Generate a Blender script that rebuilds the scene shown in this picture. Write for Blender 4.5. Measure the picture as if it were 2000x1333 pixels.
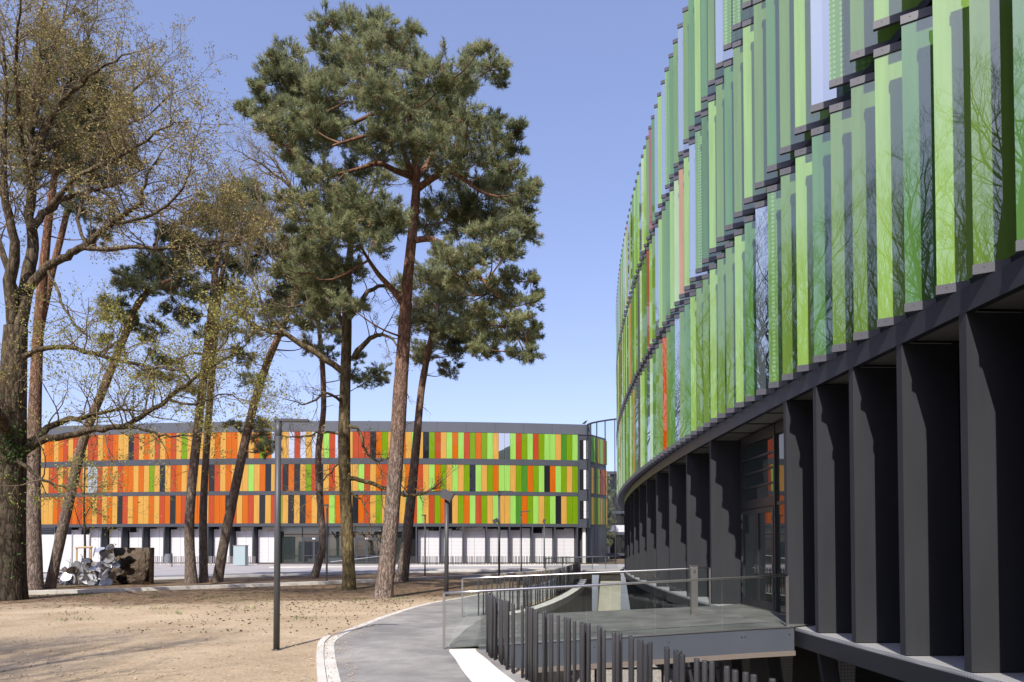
import bpy, math, random
import numpy as np
from mathutils import Vector

S = bpy.context.scene
for o in list(bpy.data.objects):
    bpy.data.objects.remove(o)
COL = S.collection
rad = math.radians

# ------------------------------------------------------------------ camera
PITCH = 1.4
cam_d = bpy.data.cameras.new("camera")
cam_d.sensor_width = 36.0
cam_d.lens = 24.0
cam_d.shift_y = 0.185
cam_d.clip_end = 3000
cam = bpy.data.objects.new("camera", cam_d)
COL.objects.link(cam)
cam.location = (0, 0, 1.6)
cam.rotation_euler = (rad(90 + PITCH), 0, 0)
S.camera = cam

# ------------------------------------------------------------------ world, sun, exposure
SUN_AZ, SUN_EL = 14.0, 45.5          # light travels towards +Y, a little towards +X
W = bpy.data.worlds.new("World")
S.world = W
W.use_nodes = True
wn = W.node_tree.nodes
wl = W.node_tree.links
sky = wn.new("ShaderNodeTexSky")
sky.sky_type = 'NISHITA'
sky.sun_disc = False
sky.sun_elevation = rad(SUN_EL)
sky.sun_rotation = rad(180 + SUN_AZ)
sky.altitude = 60
sky.air_density = 1.0
sky.dust_density = 1.5
sky.ozone_density = 1.5
bgn = wn["Background"]
tint = wn.new("ShaderNodeMixRGB")
tint.blend_type = 'MULTIPLY'
tint.inputs[0].default_value = 1.0
tint.inputs[2].default_value = (1.05, 1.015, 1.27, 1)
soft = wn.new("ShaderNodeGamma")
soft.inputs[1].default_value = 0.72
wl.new(sky.outputs[0], soft.inputs[0])
wl.new(soft.outputs[0], tint.inputs[1])
wl.new(tint.outputs[0], bgn.inputs[0])
bgn.inputs[1].default_value = 0.15

sun_d = bpy.data.lights.new("sun", 'SUN')
sun_d.energy = 2.8
sun_d.angle = rad(0.53)
sun_d.color = (1.0, 0.95, 0.87)
sun = bpy.data.objects.new("sun", sun_d)
COL.objects.link(sun)
sdir = Vector((math.sin(rad(SUN_AZ)) * math.cos(rad(SUN_EL)), math.cos(rad(SUN_AZ)) * math.cos(rad(SUN_EL)), -math.sin(rad(SUN_EL))))
sun.rotation_euler = sdir.to_track_quat('-Z', 'Y').to_euler()
sun.location = (-10, -20, 40)

S.view_settings.view_transform = 'Standard'
S.view_settings.look = 'None'
S.view_settings.gamma = 1
S.view_settings.exposure = 0.92
S.render.engine = 'CYCLES'
S.cycles.max_bounces = 6
S.cycles.transparent_max_bounces = 24
S.cycles.caustics_reflective = False
S.cycles.caustics_refractive = False

# ------------------------------------------------------------------ helpers
CP, SP = math.cos(rad(PITCH)), math.sin(rad(PITCH))
GZ = -0.3                              # level of the open ground


def at(x, y, Y):
    """point seen at photograph pixel (x, y) of the 2000 px wide picture, Y metres ahead"""
    a = (x - 1000) / 1333.333
    b = (1036.5 - y) / 1333.333
    r = (a, CP - b * SP, SP + b * CP)
    t = Y / r[1]
    return Vector((r[0] * t, Y, 1.6 + r[2] * t))


def rng_of(seed):
    return random.Random(seed)


class MB:
    def __init__(self):
        self.v, self.f, self.m = [], [], []

    def quad(self, a, b, c, d, mi=0):
        n = len(self.v)
        self.v += [tuple(a), tuple(b), tuple(c), tuple(d)]
        self.f.append((n, n + 1, n + 2, n + 3)); self.m.append(mi)

    def tri(self, a, b, c, mi=0):
        n = len(self.v)
        self.v += [tuple(a), tuple(b), tuple(c)]
        self.f.append((n, n + 1, n + 2)); self.m.append(mi)

    def poly(self, pts, mi=0):
        n = len(self.v)
        self.v += [tuple(p) for p in pts]
        self.f.append(tuple(range(n, n + len(pts)))); self.m.append(mi)

    def hexa(self, p, mi=0):
        """8 points: bottom ring 0-3, top ring 4-7"""
        n = len(self.v)
        self.v += [tuple(q) for q in p]
        for f in ((3, 2, 1, 0), (4, 5, 6, 7), (0, 1, 5, 4), (1, 2, 6, 5), (2, 3, 7, 6), (3, 0, 4, 7)):
            self.f.append(tuple(n + i for i in f)); self.m.append(mi)

    def box(self, x0, x1, y0, y1, z0, z1, mi=0):
        self.hexa([(x0, y0, z0), (x1, y0, z0), (x1, y1, z0), (x0, y1, z0),
                   (x0, y0, z1), (x1, y0, z1), (x1, y1, z1), (x0, y1, z1)], mi)

    def obox(self, p, u, w, lu, lw, z0, z1, mi=0):
        """box from plan point p along unit plan dirs u (length lu) and w (length lw)"""
        a = (p[0], p[1]); b = (p[0] + u[0] * lu, p[1] + u[1] * lu)
        c = (b[0] + w[0] * lw, b[1] + w[1] * lw); d = (p[0] + w[0] * lw, p[1] + w[1] * lw)
        if u[0] * w[1] - u[1] * w[0] < 0:
            a, b, c, d = a, d, c, b
        self.hexa([(*a, z0), (*b, z0), (*c, z0), (*d, z0), (*a, z1), (*b, z1), (*c, z1), (*d, z1)], mi)

    def prism(self, pts, z0, z1, mi=0):
        """vertical prism over a counter-clockwise plan polygon; z may be callables of (x, y)"""
        g0 = z0 if callable(z0) else (lambda x, y: z0)
        g1 = z1 if callable(z1) else (lambda x, y: z1)
        n = len(pts); k = len(self.v)
        self.v += [(x, y, g0(x, y)) for x, y in pts] + [(x, y, g1(x, y)) for x, y in pts]
        self.f.append(tuple(k + n - 1 - i for i in range(n))); self.m.append(mi)
        self.f.append(tuple(k + n + i for i in range(n))); self.m.append(mi)
        for i in range(n):
            j = (i + 1) % n
            self.f.append((k + i, k + j, k + n + j, k + n + i)); self.m.append(mi)

    def strip(self, left, right, z0, z1, mi=0):
        """ribbon with thickness between two plan polylines of equal length"""
        for i in range(len(left) - 1):
            a, b, c, d = left[i], right[i], right[i + 1], left[i + 1]
            self.hexa([(*a, z0), (*b, z0), (*c, z0), (*d, z0), (*a, z1), (*b, z1), (*c, z1), (*d, z1)], mi)

    def sheet(self, left, right, z, mi=0):
        for i in range(len(left) - 1):
            self.quad((*left[i], z), (*right[i], z), (*right[i + 1], z), (*left[i + 1], z), mi)

    def tube(self, pts, radii, sides=8, mi=0, cap=True):
        n0 = len(self.v)
        P = [Vector(p) for p in pts]
        ref = None
        for i, p in enumerate(P):
            t = (P[min(i + 1, len(P) - 1)] - P[max(i - 1, 0)])
            if t.length < 1e-9:
                t = Vector((0, 0, 1))
            t.normalize()
            if ref is None:
                ref = t.orthogonal().normalized()
            u = ref - t * ref.dot(t)
            if u.length < 1e-4:
                u = t.orthogonal()
            u.normalize(); ref = u
            w = t.cross(u)
            r = radii[i] if hasattr(radii, '__len__') else radii
            for k in range(sides):
                a = 2 * math.pi * k / sides
                q = p + u * (r * math.cos(a)) + w * (r * math.sin(a))
                self.v.append((q.x, q.y, q.z))
        for i in range(len(P) - 1):
            for k in range(sides):
                k2 = (k + 1) % sides
                a = n0 + i * sides
                self.f.append((a + k, a + k2, a + sides + k2, a + sides + k)); self.m.append(mi)
        if cap:
            self.f.append(tuple(n0 + sides - 1 - k for k in range(sides))); self.m.append(mi)
            e = n0 + (len(P) - 1) * sides
            self.f.append(tuple(e + k for k in range(sides))); self.m.append(mi)

    def build(self, name, mats, parent=None, smooth=False, loc=None):
        base = Vector((0, 0, 0))
        if parent is not None:
            q = parent
            while q is not None:
                base += q.location; q = q.parent
        if loc is not None:
            base += Vector(loc)
        me = bpy.data.meshes.new(name)
        if len(self.v) > 20000:
            fast_mesh(me, np.array(self.v, dtype=np.float32) - np.array(base, dtype=np.float32), self.f, self.m)
        else:
            me.from_pydata([(x - base.x, y - base.y, z - base.z) for x, y, z in self.v], [], self.f)
            me.polygons.foreach_set('material_index', self.m)
        if not isinstance(mats, (list, tuple)):
            mats = [mats]
        for m in mats:
            me.materials.append(m)
        if smooth:
            me.polygons.foreach_set('use_smooth', [True] * len(me.polygons))
        me.update()
        o = bpy.data.objects.new(name, me)
        COL.objects.link(o)
        if parent is not None:
            o.parent = parent
        if loc is not None:
            o.location = loc
        return o


def fast_mesh(me, V, faces, mi):
    lens = np.array([len(f) for f in faces], dtype=np.int32)
    flat = np.concatenate([np.asarray(f, dtype=np.int32) for f in faces]) if not isinstance(faces, np.ndarray) else faces.reshape(-1).astype(np.int32)
    me.vertices.add(len(V)); me.vertices.foreach_set('co', np.asarray(V, dtype=np.float32).reshape(-1))
    me.loops.add(len(flat)); me.loops.foreach_set('vertex_index', flat)
    me.polygons.add(len(lens))
    st = np.zeros(len(lens), dtype=np.int32); st[1:] = np.cumsum(lens)[:-1]
    me.polygons.foreach_set('loop_start', st)
    me.polygons.foreach_set('loop_total', lens)
    me.polygons.foreach_set('material_index', np.asarray(mi, dtype=np.int32))
    me.update(calc_edges=True)


def tri_soup(name, V, mats, mi, parent):
    """V: (n,3,3) triangles"""
    base = np.zeros(3)
    q = parent
    while q is not None:
        base += np.array(q.location); q = q.parent
    n = len(V)
    me = bpy.data.meshes.new(name)
    me.vertices.add(n * 3); me.vertices.foreach_set('co', (V - base).astype(np.float32).reshape(-1))
    me.loops.add(n * 3); me.loops.foreach_set('vertex_index', np.arange(n * 3, dtype=np.int32))
    me.polygons.add(n)
    me.polygons.foreach_set('loop_start', np.arange(0, n * 3, 3, dtype=np.int32))
    me.polygons.foreach_set('loop_total', np.full(n, 3, dtype=np.int32))
    me.polygons.foreach_set('material_index', np.asarray(mi, dtype=np.int32))
    for m in mats:
        me.materials.append(m)
    me.update(calc_edges=True)
    o = bpy.data.objects.new(name, me)
    COL.objects.link(o)
    if parent is not None:
        o.parent = parent
    return o


def tag(o, label=None, cat=None, group=None, kind=None):
    if label: o['label'] = label
    if cat: o['category'] = cat
    if group: o['group'] = group
    if kind: o['kind'] = kind
    return o


def thing(name, loc, label, cat, group=None):
    o = bpy.data.objects.new(name, None)
    o.empty_display_size = 0.3
    COL.objects.link(o)
    o.location = loc
    return tag(o, label, cat, group)


def copy_tree(o, parent=None):
    c = o.copy(); COL.objects.link(c)
    if parent is not None:
        c.parent = parent
    for ch in list(o.children):
        copy_tree(ch, c)
    return c


# ------------------------------------------------------------------ materials
def new_mat(name):
    m = bpy.data.materials.new(name)
    m.use_nodes = True
    nt = m.node_tree
    return m, nt, nt.nodes["Principled BSDF"]


def mat(name, c, rough=0.6, metal=0.0, spec=0.5, var=0.0, vscale=3.0, bump=0.0, bscale=40.0, stretch=None, c2=None, detail=6.0):
    m, nt, b = new_mat(name)
    b.inputs['Base Color'].default_value = (*c, 1)
    b.inputs['Roughness'].default_value = rough
    b.inputs['Metallic'].default_value = metal
    b.inputs['Specular IOR Level'].default_value = spec
    tc = nt.nodes.new("ShaderNodeTexCoord")
    src = tc.outputs['Object']
    if stretch:
        mp = nt.nodes.new("ShaderNodeMapping")
        mp.inputs['Scale'].default_value = stretch
        nt.links.new(src, mp.inputs[0]); src = mp.outputs[0]
    if var > 0 or c2:
        n = nt.nodes.new("ShaderNodeTexNoise")
        n.inputs['Scale'].default_value = vscale
        n.inputs['Detail'].default_value = detail
        nt.links.new(src, n.inputs['Vector'])
        r = nt.nodes.new("ShaderNodeValToRGB")
        r.color_ramp.elements[0].position = 0.32
        r.color_ramp.elements[1].position = 0.68
        lo = c if c2 else tuple(x * (1 - var) for x in c)
        hi = c2 if c2 else tuple(min(1, x * (1 + var)) for x in c)
        r.color_ramp.elements[0].color = (*lo, 1)
        r.color_ramp.elements[1].color = (*hi, 1)
        nt.links.new(n.outputs[0], r.inputs[0])
        nt.links.new(r.outputs[0], b.inputs['Base Color'])
    if bump > 0:
        n2 = nt.nodes.new("ShaderNodeTexNoise")
        n2.inputs['Scale'].default_value = bscale
        n2.inputs['Detail'].default_value = 5
        nt.links.new(src, n2.inputs['Vector'])
        bp = nt.nodes.new("ShaderNodeBump")
        bp.inputs['Strength'].default_value = bump
        bp.inputs['Distance'].default_value = 0.05
        nt.links.new(n2.outputs[0], bp.inputs['Height'])
        nt.links.new(bp.outputs[0], b.inputs['Normal'])
    return m


def glass_panel_mat(name, c, refl=0.15, dots=None, rough=0.0, fres=1.0, tint=(1, 1, 1), through=0.0):
    """back-printed coloured glass: coloured body under a reflecting face"""
    m, nt, b = new_mat(name)
    b.inputs['Base Color'].default_value = (*c, 1)
    b.inputs['Roughness'].default_value = 0.5
    b.inputs['Specular IOR Level'].default_value = 0.0
    tc = nt.nodes.new("ShaderNodeTexCoord")
    if dots:
        v = nt.nodes.new("ShaderNodeTexVoronoi")
        v.inputs['Scale'].default_value = 11.0
        v.inputs['Randomness'].default_value = 0.0
        nt.links.new(tc.outputs['Object'], v.inputs['Vector'])
        r = nt.nodes.new("ShaderNodeValToRGB")
        r.color_ramp.elements[0].position = 0.36
        r.color_ramp.elements[1].position = 0.42
        r.color_ramp.elements[0].color = (*dots, 1)
        r.color_ramp.elements[1].color = (*c, 1)
        nt.links.new(v.outputs['Distance'], r.inputs[0])
        nt.links.new(r.outputs[0], b.inputs['Base Color'])
    g = nt.nodes.new("ShaderNodeBsdfGlossy")
    g.inputs['Roughness'].default_value = rough
    g.inputs['Color'].default_value = (*tint, 1)
    # slightly uneven glass so that what it mirrors wavers
    nz = nt.nodes.new("ShaderNodeTexNoise")
    nz.inputs['Scale'].default_value = 0.9
    nz.inputs['Detail'].default_value = 1.0
    nt.links.new(tc.outputs['Object'], nz.inputs['Vector'])
    bp = nt.nodes.new("ShaderNodeBump")
    bp.inputs['Strength'].default_value = 0.012
    bp.inputs['Distance'].default_value = 0.05
    nt.links.new(nz.outputs[0], bp.inputs['Height'])
    nt.links.new(bp.outputs[0], g.inputs['Normal'])
    fr = nt.nodes.new("ShaderNodeFresnel")
    fr.inputs['IOR'].default_value = 1.5
    ad = nt.nodes.new("ShaderNodeMath"); ad.operation = 'MULTIPLY_ADD'; ad.use_clamp = True
    ad.inputs[1].default_value = fres
    ad.inputs[2].default_value = refl
    nt.links.new(fr.outputs[0], ad.inputs[0])
    body = b.outputs[0]
    # faint vertical rain streaks and dust on the pane
    mp = nt.nodes.new("ShaderNodeMapping"); mp.inputs['Scale'].default_value = (9, 9, 0.5)
    nt.links.new(tc.outputs['Object'], mp.inputs[0])
    st = nt.nodes.new("ShaderNodeTexNoise"); st.inputs['Scale'].default_value = 1.0; st.inputs['Detail'].default_value = 5
    nt.links.new(mp.outputs[0], st.inputs['Vector'])
    sr = nt.nodes.new("ShaderNodeMapRange"); sr.inputs['From Min'].default_value = .3; sr.inputs['From Max'].default_value = .7
    sr.inputs['To Min'].default_value = .90; sr.inputs['To Max'].default_value = 1.10
    nt.links.new(st.outputs[0], sr.inputs['Value'])
    cm = nt.nodes.new("ShaderNodeMixRGB"); cm.blend_type = 'MULTIPLY'; cm.inputs[0].default_value = 1
    cm.inputs[1].default_value = (*c, 1)
    if b.inputs['Base Color'].is_linked:
        nt.links.new(b.inputs['Base Color'].links[0].from_socket, cm.inputs[1])
    nt.links.new(sr.outputs[0], cm.inputs[2])
    nt.links.new(cm.outputs[0], b.inputs['Base Color'])
    if through > 0:
        tr = nt.nodes.new("ShaderNodeBsdfTranslucent")
        nt.links.new(cm.outputs[0], tr.inputs[0])
        bx = nt.nodes.new("ShaderNodeMixShader"); bx.inputs[0].default_value = through
        nt.links.new(b.outputs[0], bx.inputs[1]); nt.links.new(tr.outputs[0], bx.inputs[2])
        body = bx.outputs[0]
    mx = nt.nodes.new("ShaderNodeMixShader")
    nt.links.new(ad.outputs[0], mx.inputs[0])
    nt.links.new(body, mx.inputs[1])
    nt.links.new(g.outputs[0], mx.inputs[2])
    nt.links.new(mx.outputs[0], nt.nodes["Material Output"].inputs[0])
    return m


def clear_glass(name, tint=(0.86, 0.93, 0.90), refl=0.04, fres=1.0):
    m, nt, b = new_mat(name)
    nt.nodes.remove(b)
    t = nt.nodes.new("ShaderNodeBsdfTransparent"); t.inputs[0].default_value = (*tint, 1)
    g = nt.nodes.new("ShaderNodeBsdfGlossy"); g.inputs['Roughness'].default_value = 0.0
    fr = nt.nodes.new("ShaderNodeFresnel")
    gm = nt.nodes.new("ShaderNodeNewGeometry")
    ior = nt.nodes.new("ShaderNodeMapRange")           # the same face reflectance from both sides of the thin pane
    ior.inputs['To Min'].default_value = 1.45; ior.inputs['To Max'].default_value = 1 / 1.45
    nt.links.new(gm.outputs['Backfacing'], ior.inputs['Value'])
    nt.links.new(ior.outputs[0], fr.inputs['IOR'])
    ad = nt.nodes.new("ShaderNodeMath"); ad.operation = 'MULTIPLY_ADD'; ad.use_clamp = True
    ad.inputs[1].default_value = fres; ad.inputs[2].default_value = refl
    nt.links.new(fr.outputs[0], ad.inputs[0])
    mx = nt.nodes.new("ShaderNodeMixShader")
    nt.links.new(ad.outputs[0], mx.inputs[0])
    nt.links.new(t.outputs[0], mx.inputs[1])
    nt.links.new(g.outputs[0], mx.inputs[2])
    nt.links.new(mx.outputs[0], nt.nodes["Material Output"].inputs[0])
    return m


def soil_mat():
    m, nt, b = new_mat("sandy soil")
    N = nt.nodes; L = nt.links
    geo = N.new("ShaderNodeNewGeometry")
    pos = geo.outputs['Position']
    sx = N.new("ShaderNodeSeparateXYZ"); L.new(pos, sx.inputs[0])

    def noise(scale, detail=6, rough=0.6):
        n = N.new("ShaderNodeTexNoise"); n.inputs['Scale'].default_value = scale
        n.inputs['Detail'].default_value = detail; n.inputs['Roughness'].default_value = rough
        L.new(pos, n.inputs['Vector']); return n.outputs[0]

    def ramp(src, p0, c0, p1, c1):
        r = N.new("ShaderNodeValToRGB")
        r.color_ramp.elements[0].position = p0; r.color_ramp.elements[1].position = p1
        r.color_ramp.elements[0].color = (*c0, 1); r.color_ramp.elements[1].color = (*c1, 1)
        L.new(src, r.inputs[0]); return r.outputs[0]

    def mix(f, a, c, mode='MIX'):
        k = N.new("ShaderNodeMixRGB"); k.blend_type = mode
        if isinstance(f, float): k.inputs[0].default_value = f
        else: L.new(f, k.inputs[0])
        for s, q in ((1, a), (2, c)):
            if isinstance(q, tuple): k.inputs[s].default_value = (*q, 1)
            else: L.new(q, k.inputs[s])
        return k.outputs[0]

    sand = ramp(noise(0.45, 9, .62), 0.32, (0.42, 0.325, 0.215), 0.66, (0.60, 0.48, 0.335))
    fine = ramp(noise(26, 6, 0.75), 0.35, (0.70, 0.68, 0.66), 0.6, (1.12, 1.10, 1.08))
    sand = mix(1.0, sand, fine, 'MULTIPLY')
    # leaf litter under the trees
    litter = ramp(noise(5.0, 8, 0.7), 0.35, (0.10, 0.068, 0.042), 0.65, (0.29, 0.205, 0.13))
    litter = mix(1.0, litter, fine, 'MULTIPLY')
    # band of litter: beyond ~24 m, edge wandering
    add = N.new("ShaderNodeMath"); add.operation = 'MULTIPLY_ADD'
    L.new(noise(0.35, 6), add.inputs[0]); add.inputs[1].default_value = 9.0
    dx = N.new("ShaderNodeMath"); dx.operation = 'MULTIPLY_ADD'
    L.new(sx.outputs[0], dx.inputs[0]); dx.inputs[1].default_value = -0.28
    L.new(sx.outputs[1], dx.inputs[2])
    L.new(dx.outputs[0], add.inputs[2])
    mr = N.new("ShaderNodeMapRange")
    mr.inputs['From Min'].default_value = 29.0; mr.inputs['From Max'].default_value = 32.5
    L.new(add.outputs[0], mr.inputs['Value'])
    col = mix(mr.outputs[0], sand, litter)
    # moss and weeds in patches under the trees
    g = N.new("ShaderNodeMath"); g.operation = 'MULTIPLY'
    gm = N.new("ShaderNodeMapRange"); gm.inputs['From Min'].default_value = 0.60; gm.inputs['From Max'].default_value = 0.68
    L.new(noise(0.55, 5), gm.inputs['Value'])
    L.new(gm.outputs[0], g.inputs[0]); L.new(mr.outputs[0], g.inputs[1])
    col = mix(g.outputs[0], col, (0.09, 0.10, 0.035))
    L.new(col, b.inputs['Base Color'])
    b.inputs['Roughness'].default_value = 0.95
    b.inputs['Specular IOR Level'].default_value = 0.1
    h = N.new("ShaderNodeMath"); h.operation = 'MULTIPLY_ADD'
    L.new(noise(14, 8, 0.7), h.inputs[0]); h.inputs[1].default_value = 0.5
    L.new(noise(2.0, 4), h.inputs[2])
    bp = N.new("ShaderNodeBump"); bp.inputs['Strength'].default_value = 0.7; bp.inputs['Distance'].default_value = 0.10
    L.new(h.outputs[0], bp.inputs['Height']); L.new(bp.outputs[0], b.inputs['Normal'])
    return m


def bark_mat(name, low, high, z0, z1, dark=0.35, scale=6.0):
    """bark: grey plates low on the trunk, thinner warmer bark higher up, dark fissures"""
    m, nt, b = new_mat(name)
    N = nt.nodes; L = nt.links
    tc = N.new("ShaderNodeTexCoord")
    mp = N.new("ShaderNodeMapping"); mp.inputs['Scale'].default_value = (1, 1, 0.28)
    L.new(tc.outputs['Object'], mp.inputs[0])
    vo = N.new("ShaderNodeTexVoronoi"); vo.feature = 'DISTANCE_TO_EDGE'
    vo.inputs['Scale'].default_value = scale
    nz = N.new("ShaderNodeTexNoise"); nz.inputs['Scale'].default_value = scale * 1.3; nz.inputs['Detail'].default_value = 6
    L.new(mp.outputs[0], nz.inputs['Vector'])
    wob = N.new("ShaderNodeMixRGB"); wob.inputs[0].default_value = 0.25
    L.new(mp.outputs[0], wob.inputs[1]); L.new(nz.outputs['Color'], wob.inputs[2])
    L.new(wob.outputs[0], vo.inputs['Vector'])
    sx = N.new("ShaderNodeSeparateXYZ"); L.new(tc.outputs['Object'], sx.inputs[0])
    mr = N.new("ShaderNodeMapRange"); mr.inputs['From Min'].default_value = z0; mr.inputs['From Max'].default_value = z1
    L.new(sx.outputs[2], mr.inputs['Value'])
    cm = N.new("ShaderNodeMixRGB"); cm.inputs[1].default_value = (*low, 1); cm.inputs[2].default_value = (*high, 1)
    L.new(mr.outputs[0], cm.inputs[0])
    r = N.new("ShaderNodeValToRGB")
    r.color_ramp.elements[0].position = 0.0; r.color_ramp.elements[1].position = 0.16
    r.color_ramp.elements[0].color = (dark, dark * .92, dark * .85, 1); r.color_ramp.elements[1].color = (1, 1, 1, 1)
    L.new(vo.outputs['Distance'], r.inputs[0])
    r2 = N.new("ShaderNodeValToRGB")
    r2.color_ramp.elements[0].position = 0.3; r2.color_ramp.elements[1].position = 0.7
    r2.color_ramp.elements[0].color = (0.6, 0.6, 0.6, 1); r2.color_ramp.elements[1].color = (1.25, 1.2, 1.15, 1)
    L.new(nz.outputs[0], r2.inputs[0])
    m1 = N.new("ShaderNodeMixRGB"); m1.blend_type = 'MULTIPLY'; m1.inputs[0].default_value = 1
    L.new(cm.outputs[0], m1.inputs[1]); L.new(r.outputs[0], m1.inputs[2])
    m2 = N.new("ShaderNodeMixRGB"); m2.blend_type = 'MULTIPLY'; m2.inputs[0].default_value = 1
    L.new(m1.outputs[0], m2.inputs[1]); L.new(r2.outputs[0], m2.inputs[2])
    L.new(m2.outputs[0], b.inputs['Base Color'])
    b.inputs['Roughness'].default_value = 0.95; b.inputs['Specular IOR Level'].default_value = 0.1
    ad = N.new("ShaderNodeMath"); ad.operation = 'MULTIPLY_ADD'; ad.inputs[1].default_value = 1.5
    L.new(vo.outputs['Distance'], ad.inputs[0]); L.new(nz.outputs[0], ad.inputs[2])
    bp = N.new("ShaderNodeBump"); bp.inputs['Strength'].default_value = 0.9; bp.inputs['Distance'].default_value = 0.06
    L.new(ad.outputs[0], bp.inputs['Height']); L.new(bp.outputs[0], b.inputs['Normal'])
    return m


def leaf_mat(name, c, c2, vscale=0.8, trans=0.25):
    m, nt, b = new_mat(name)
    N = nt.nodes; L = nt.links
    geo = N.new("ShaderNodeNewGeometry")
    n = N.new("ShaderNodeTexNoise"); n.inputs['Scale'].default_value = vscale; n.inputs['Detail'].default_value = 4
    L.new(geo.outputs['Position'], n.inputs['Vector'])
    n2 = N.new("ShaderNodeTexWhiteNoise")
    sn = N.new("ShaderNodeVectorMath"); sn.operation = 'SNAP'; sn.inputs[1].default_value = (.22, .22, .22)
    L.new(geo.outputs['Position'], sn.inputs[0]); L.new(sn.outputs[0], n2.inputs['Vector'])
    ad = N.new("ShaderNodeMath"); ad.operation = 'MULTIPLY_ADD'; ad.inputs[1].default_value = 0.5
    L.new(n2.outputs[0], ad.inputs[0])
    sb = N.new("ShaderNodeMath"); sb.operation = 'SUBTRACT'; sb.inputs[1].default_value = 0.25
    L.new(n.outputs[0], sb.inputs[0]); L.new(sb.outputs[0], ad.inputs[2])
    r = N.new("ShaderNodeValToRGB")
    r.color_ramp.elements[0].position = 0.25; r.color_ramp.elements[1].position = 0.75
    r.color_ramp.elements[0].color = (*c, 1); r.color_ramp.elements[1].color = (*c2, 1)
    L.new(ad.outputs[0], r.inputs[0])
    L.new(r.outputs[0], b.inputs['Base Color'])
    b.inputs['Roughness'].default_value = 0.6; b.inputs['Specular IOR Level'].default_value = 0.25
    if trans > 0:
        t = N.new("ShaderNodeBsdfTranslucent"); L.new(r.outputs[0], t.inputs[0])
        mx = N.new("ShaderNodeMixShader"); mx.inputs[0].default_value = trans
        L.new(b.outputs[0], mx.inputs[1]); L.new(t.outputs[0], mx.inputs[2])
        L.new(mx.outputs[0], N["Material Output"].inputs[0])
    return m


def blind_mat():
    m, nt, b = new_mat("white slatted blind")
    N = nt.nodes; L = nt.links
    geo = N.new("ShaderNodeNewGeometry")
    sx = N.new("ShaderNodeSeparateXYZ"); L.new(geo.outputs['Position'], sx.inputs[0])
    w = N.new("ShaderNodeMath"); w.operation = 'MULTIPLY'; w.inputs[1].default_value = 1 / 0.16
    L.new(sx.outputs[2], w.inputs[0])
    f = N.new("ShaderNodeMath"); f.operation = 'FRACT'; L.new(w.outputs[0], f.inputs[0])
    r = N.new("ShaderNodeValToRGB")
    r.color_ramp.elements[0].position = 0.0; r.color_ramp.elements[1].position = 0.45
    r.color_ramp.elements[0].color = (0.40, 0.40, 0.43, 1); r.color_ramp.elements[1].color = (0.72, 0.71, 0.72, 1)
    L.new(f.outputs[0], r.inputs[0]); L.new(r.outputs[0], b.inputs['Base Color'])
    b.inputs['Roughness'].default_value = 0.6
    return m


def grating_mat(name, c, hole, scale):
    m, nt, b = new_mat(name)
    N = nt.nodes; L = nt.links
    tc = N.new("ShaderNodeTexCoord")
    v = N.new("ShaderNodeTexVoronoi"); v.inputs['Scale'].default_value = scale; v.inputs['Randomness'].default_value = 0
    L.new(tc.outputs['Object'], v.inputs['Vector'])
    r = N.new("ShaderNodeValToRGB")
    r.color_ramp.elements[0].position = 0.33; r.color_ramp.elements[1].position = 0.40
    r.color_ramp.elements[0].color = (*hole, 1); r.color_ramp.elements[1].color = (*c, 1)
    L.new(v.outputs['Distance'], r.inputs[0]); L.new(r.outputs[0], b.inputs['Base Color'])
    b.inputs['Roughness'].default_value = 0.5; b.inputs['Metallic'].default_value = 0.3
    return m


def path_mat():
    m = mat("pale asphalt", (0.345, 0.33, 0.315), 0.9, var=0.15, vscale=2.2, bump=0.35, bscale=90, spec=0.25)
    nt = m.node_tree; b = nt.nodes["Principled BSDF"]; N = nt.nodes; L = nt.links
    src = b.inputs['Base Color'].links[0].from_socket
    geo = N.new("ShaderNodeNewGeometry")
    n = N.new("ShaderNodeTexNoise"); n.inputs['Scale'].default_value = 0.45; n.inputs['Detail'].default_value = 7; n.inputs['Roughness'].default_value = .65
    L.new(geo.outputs['Position'], n.inputs['Vector'])
    r = N.new("ShaderNodeValToRGB"); r.color_ramp.elements[0].position = .38; r.color_ramp.elements[1].position = .62
    r.color_ramp.elements[0].color = (.72, .71, .72, 1); r.color_ramp.elements[1].color = (1.12, 1.11, 1.08, 1)
    L.new(n.outputs[0], r.inputs[0])
    s_ = N.new("ShaderNodeTexNoise"); s_.inputs['Scale'].default_value = 70; s_.inputs['Detail'].default_value = 3
    L.new(geo.outputs['Position'], s_.inputs['Vector'])
    r2 = N.new("ShaderNodeValToRGB"); r2.color_ramp.elements[0].position = .35; r2.color_ramp.elements[1].position = .65
    r2.color_ramp.elements[0].color = (.80, .80, .80, 1); r2.color_ramp.elements[1].color = (1.15, 1.15, 1.15, 1)
    L.new(s_.outputs[0], r2.inputs[0])
    a = N.new("ShaderNodeMixRGB"); a.blend_type = 'MULTIPLY'; a.inputs[0].default_value = 1
    L.new(src, a.inputs[1]); L.new(r.outputs[0], a.inputs[2])
    c = N.new("ShaderNodeMixRGB"); c.blend_type = 'MULTIPLY'; c.inputs[0].default_value = 1
    L.new(a.outputs[0], c.inputs[1]); L.new(r2.outputs[0], c.inputs[2])
    L.new(c.outputs[0], b.inputs['Base Color'])
    return m


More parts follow.
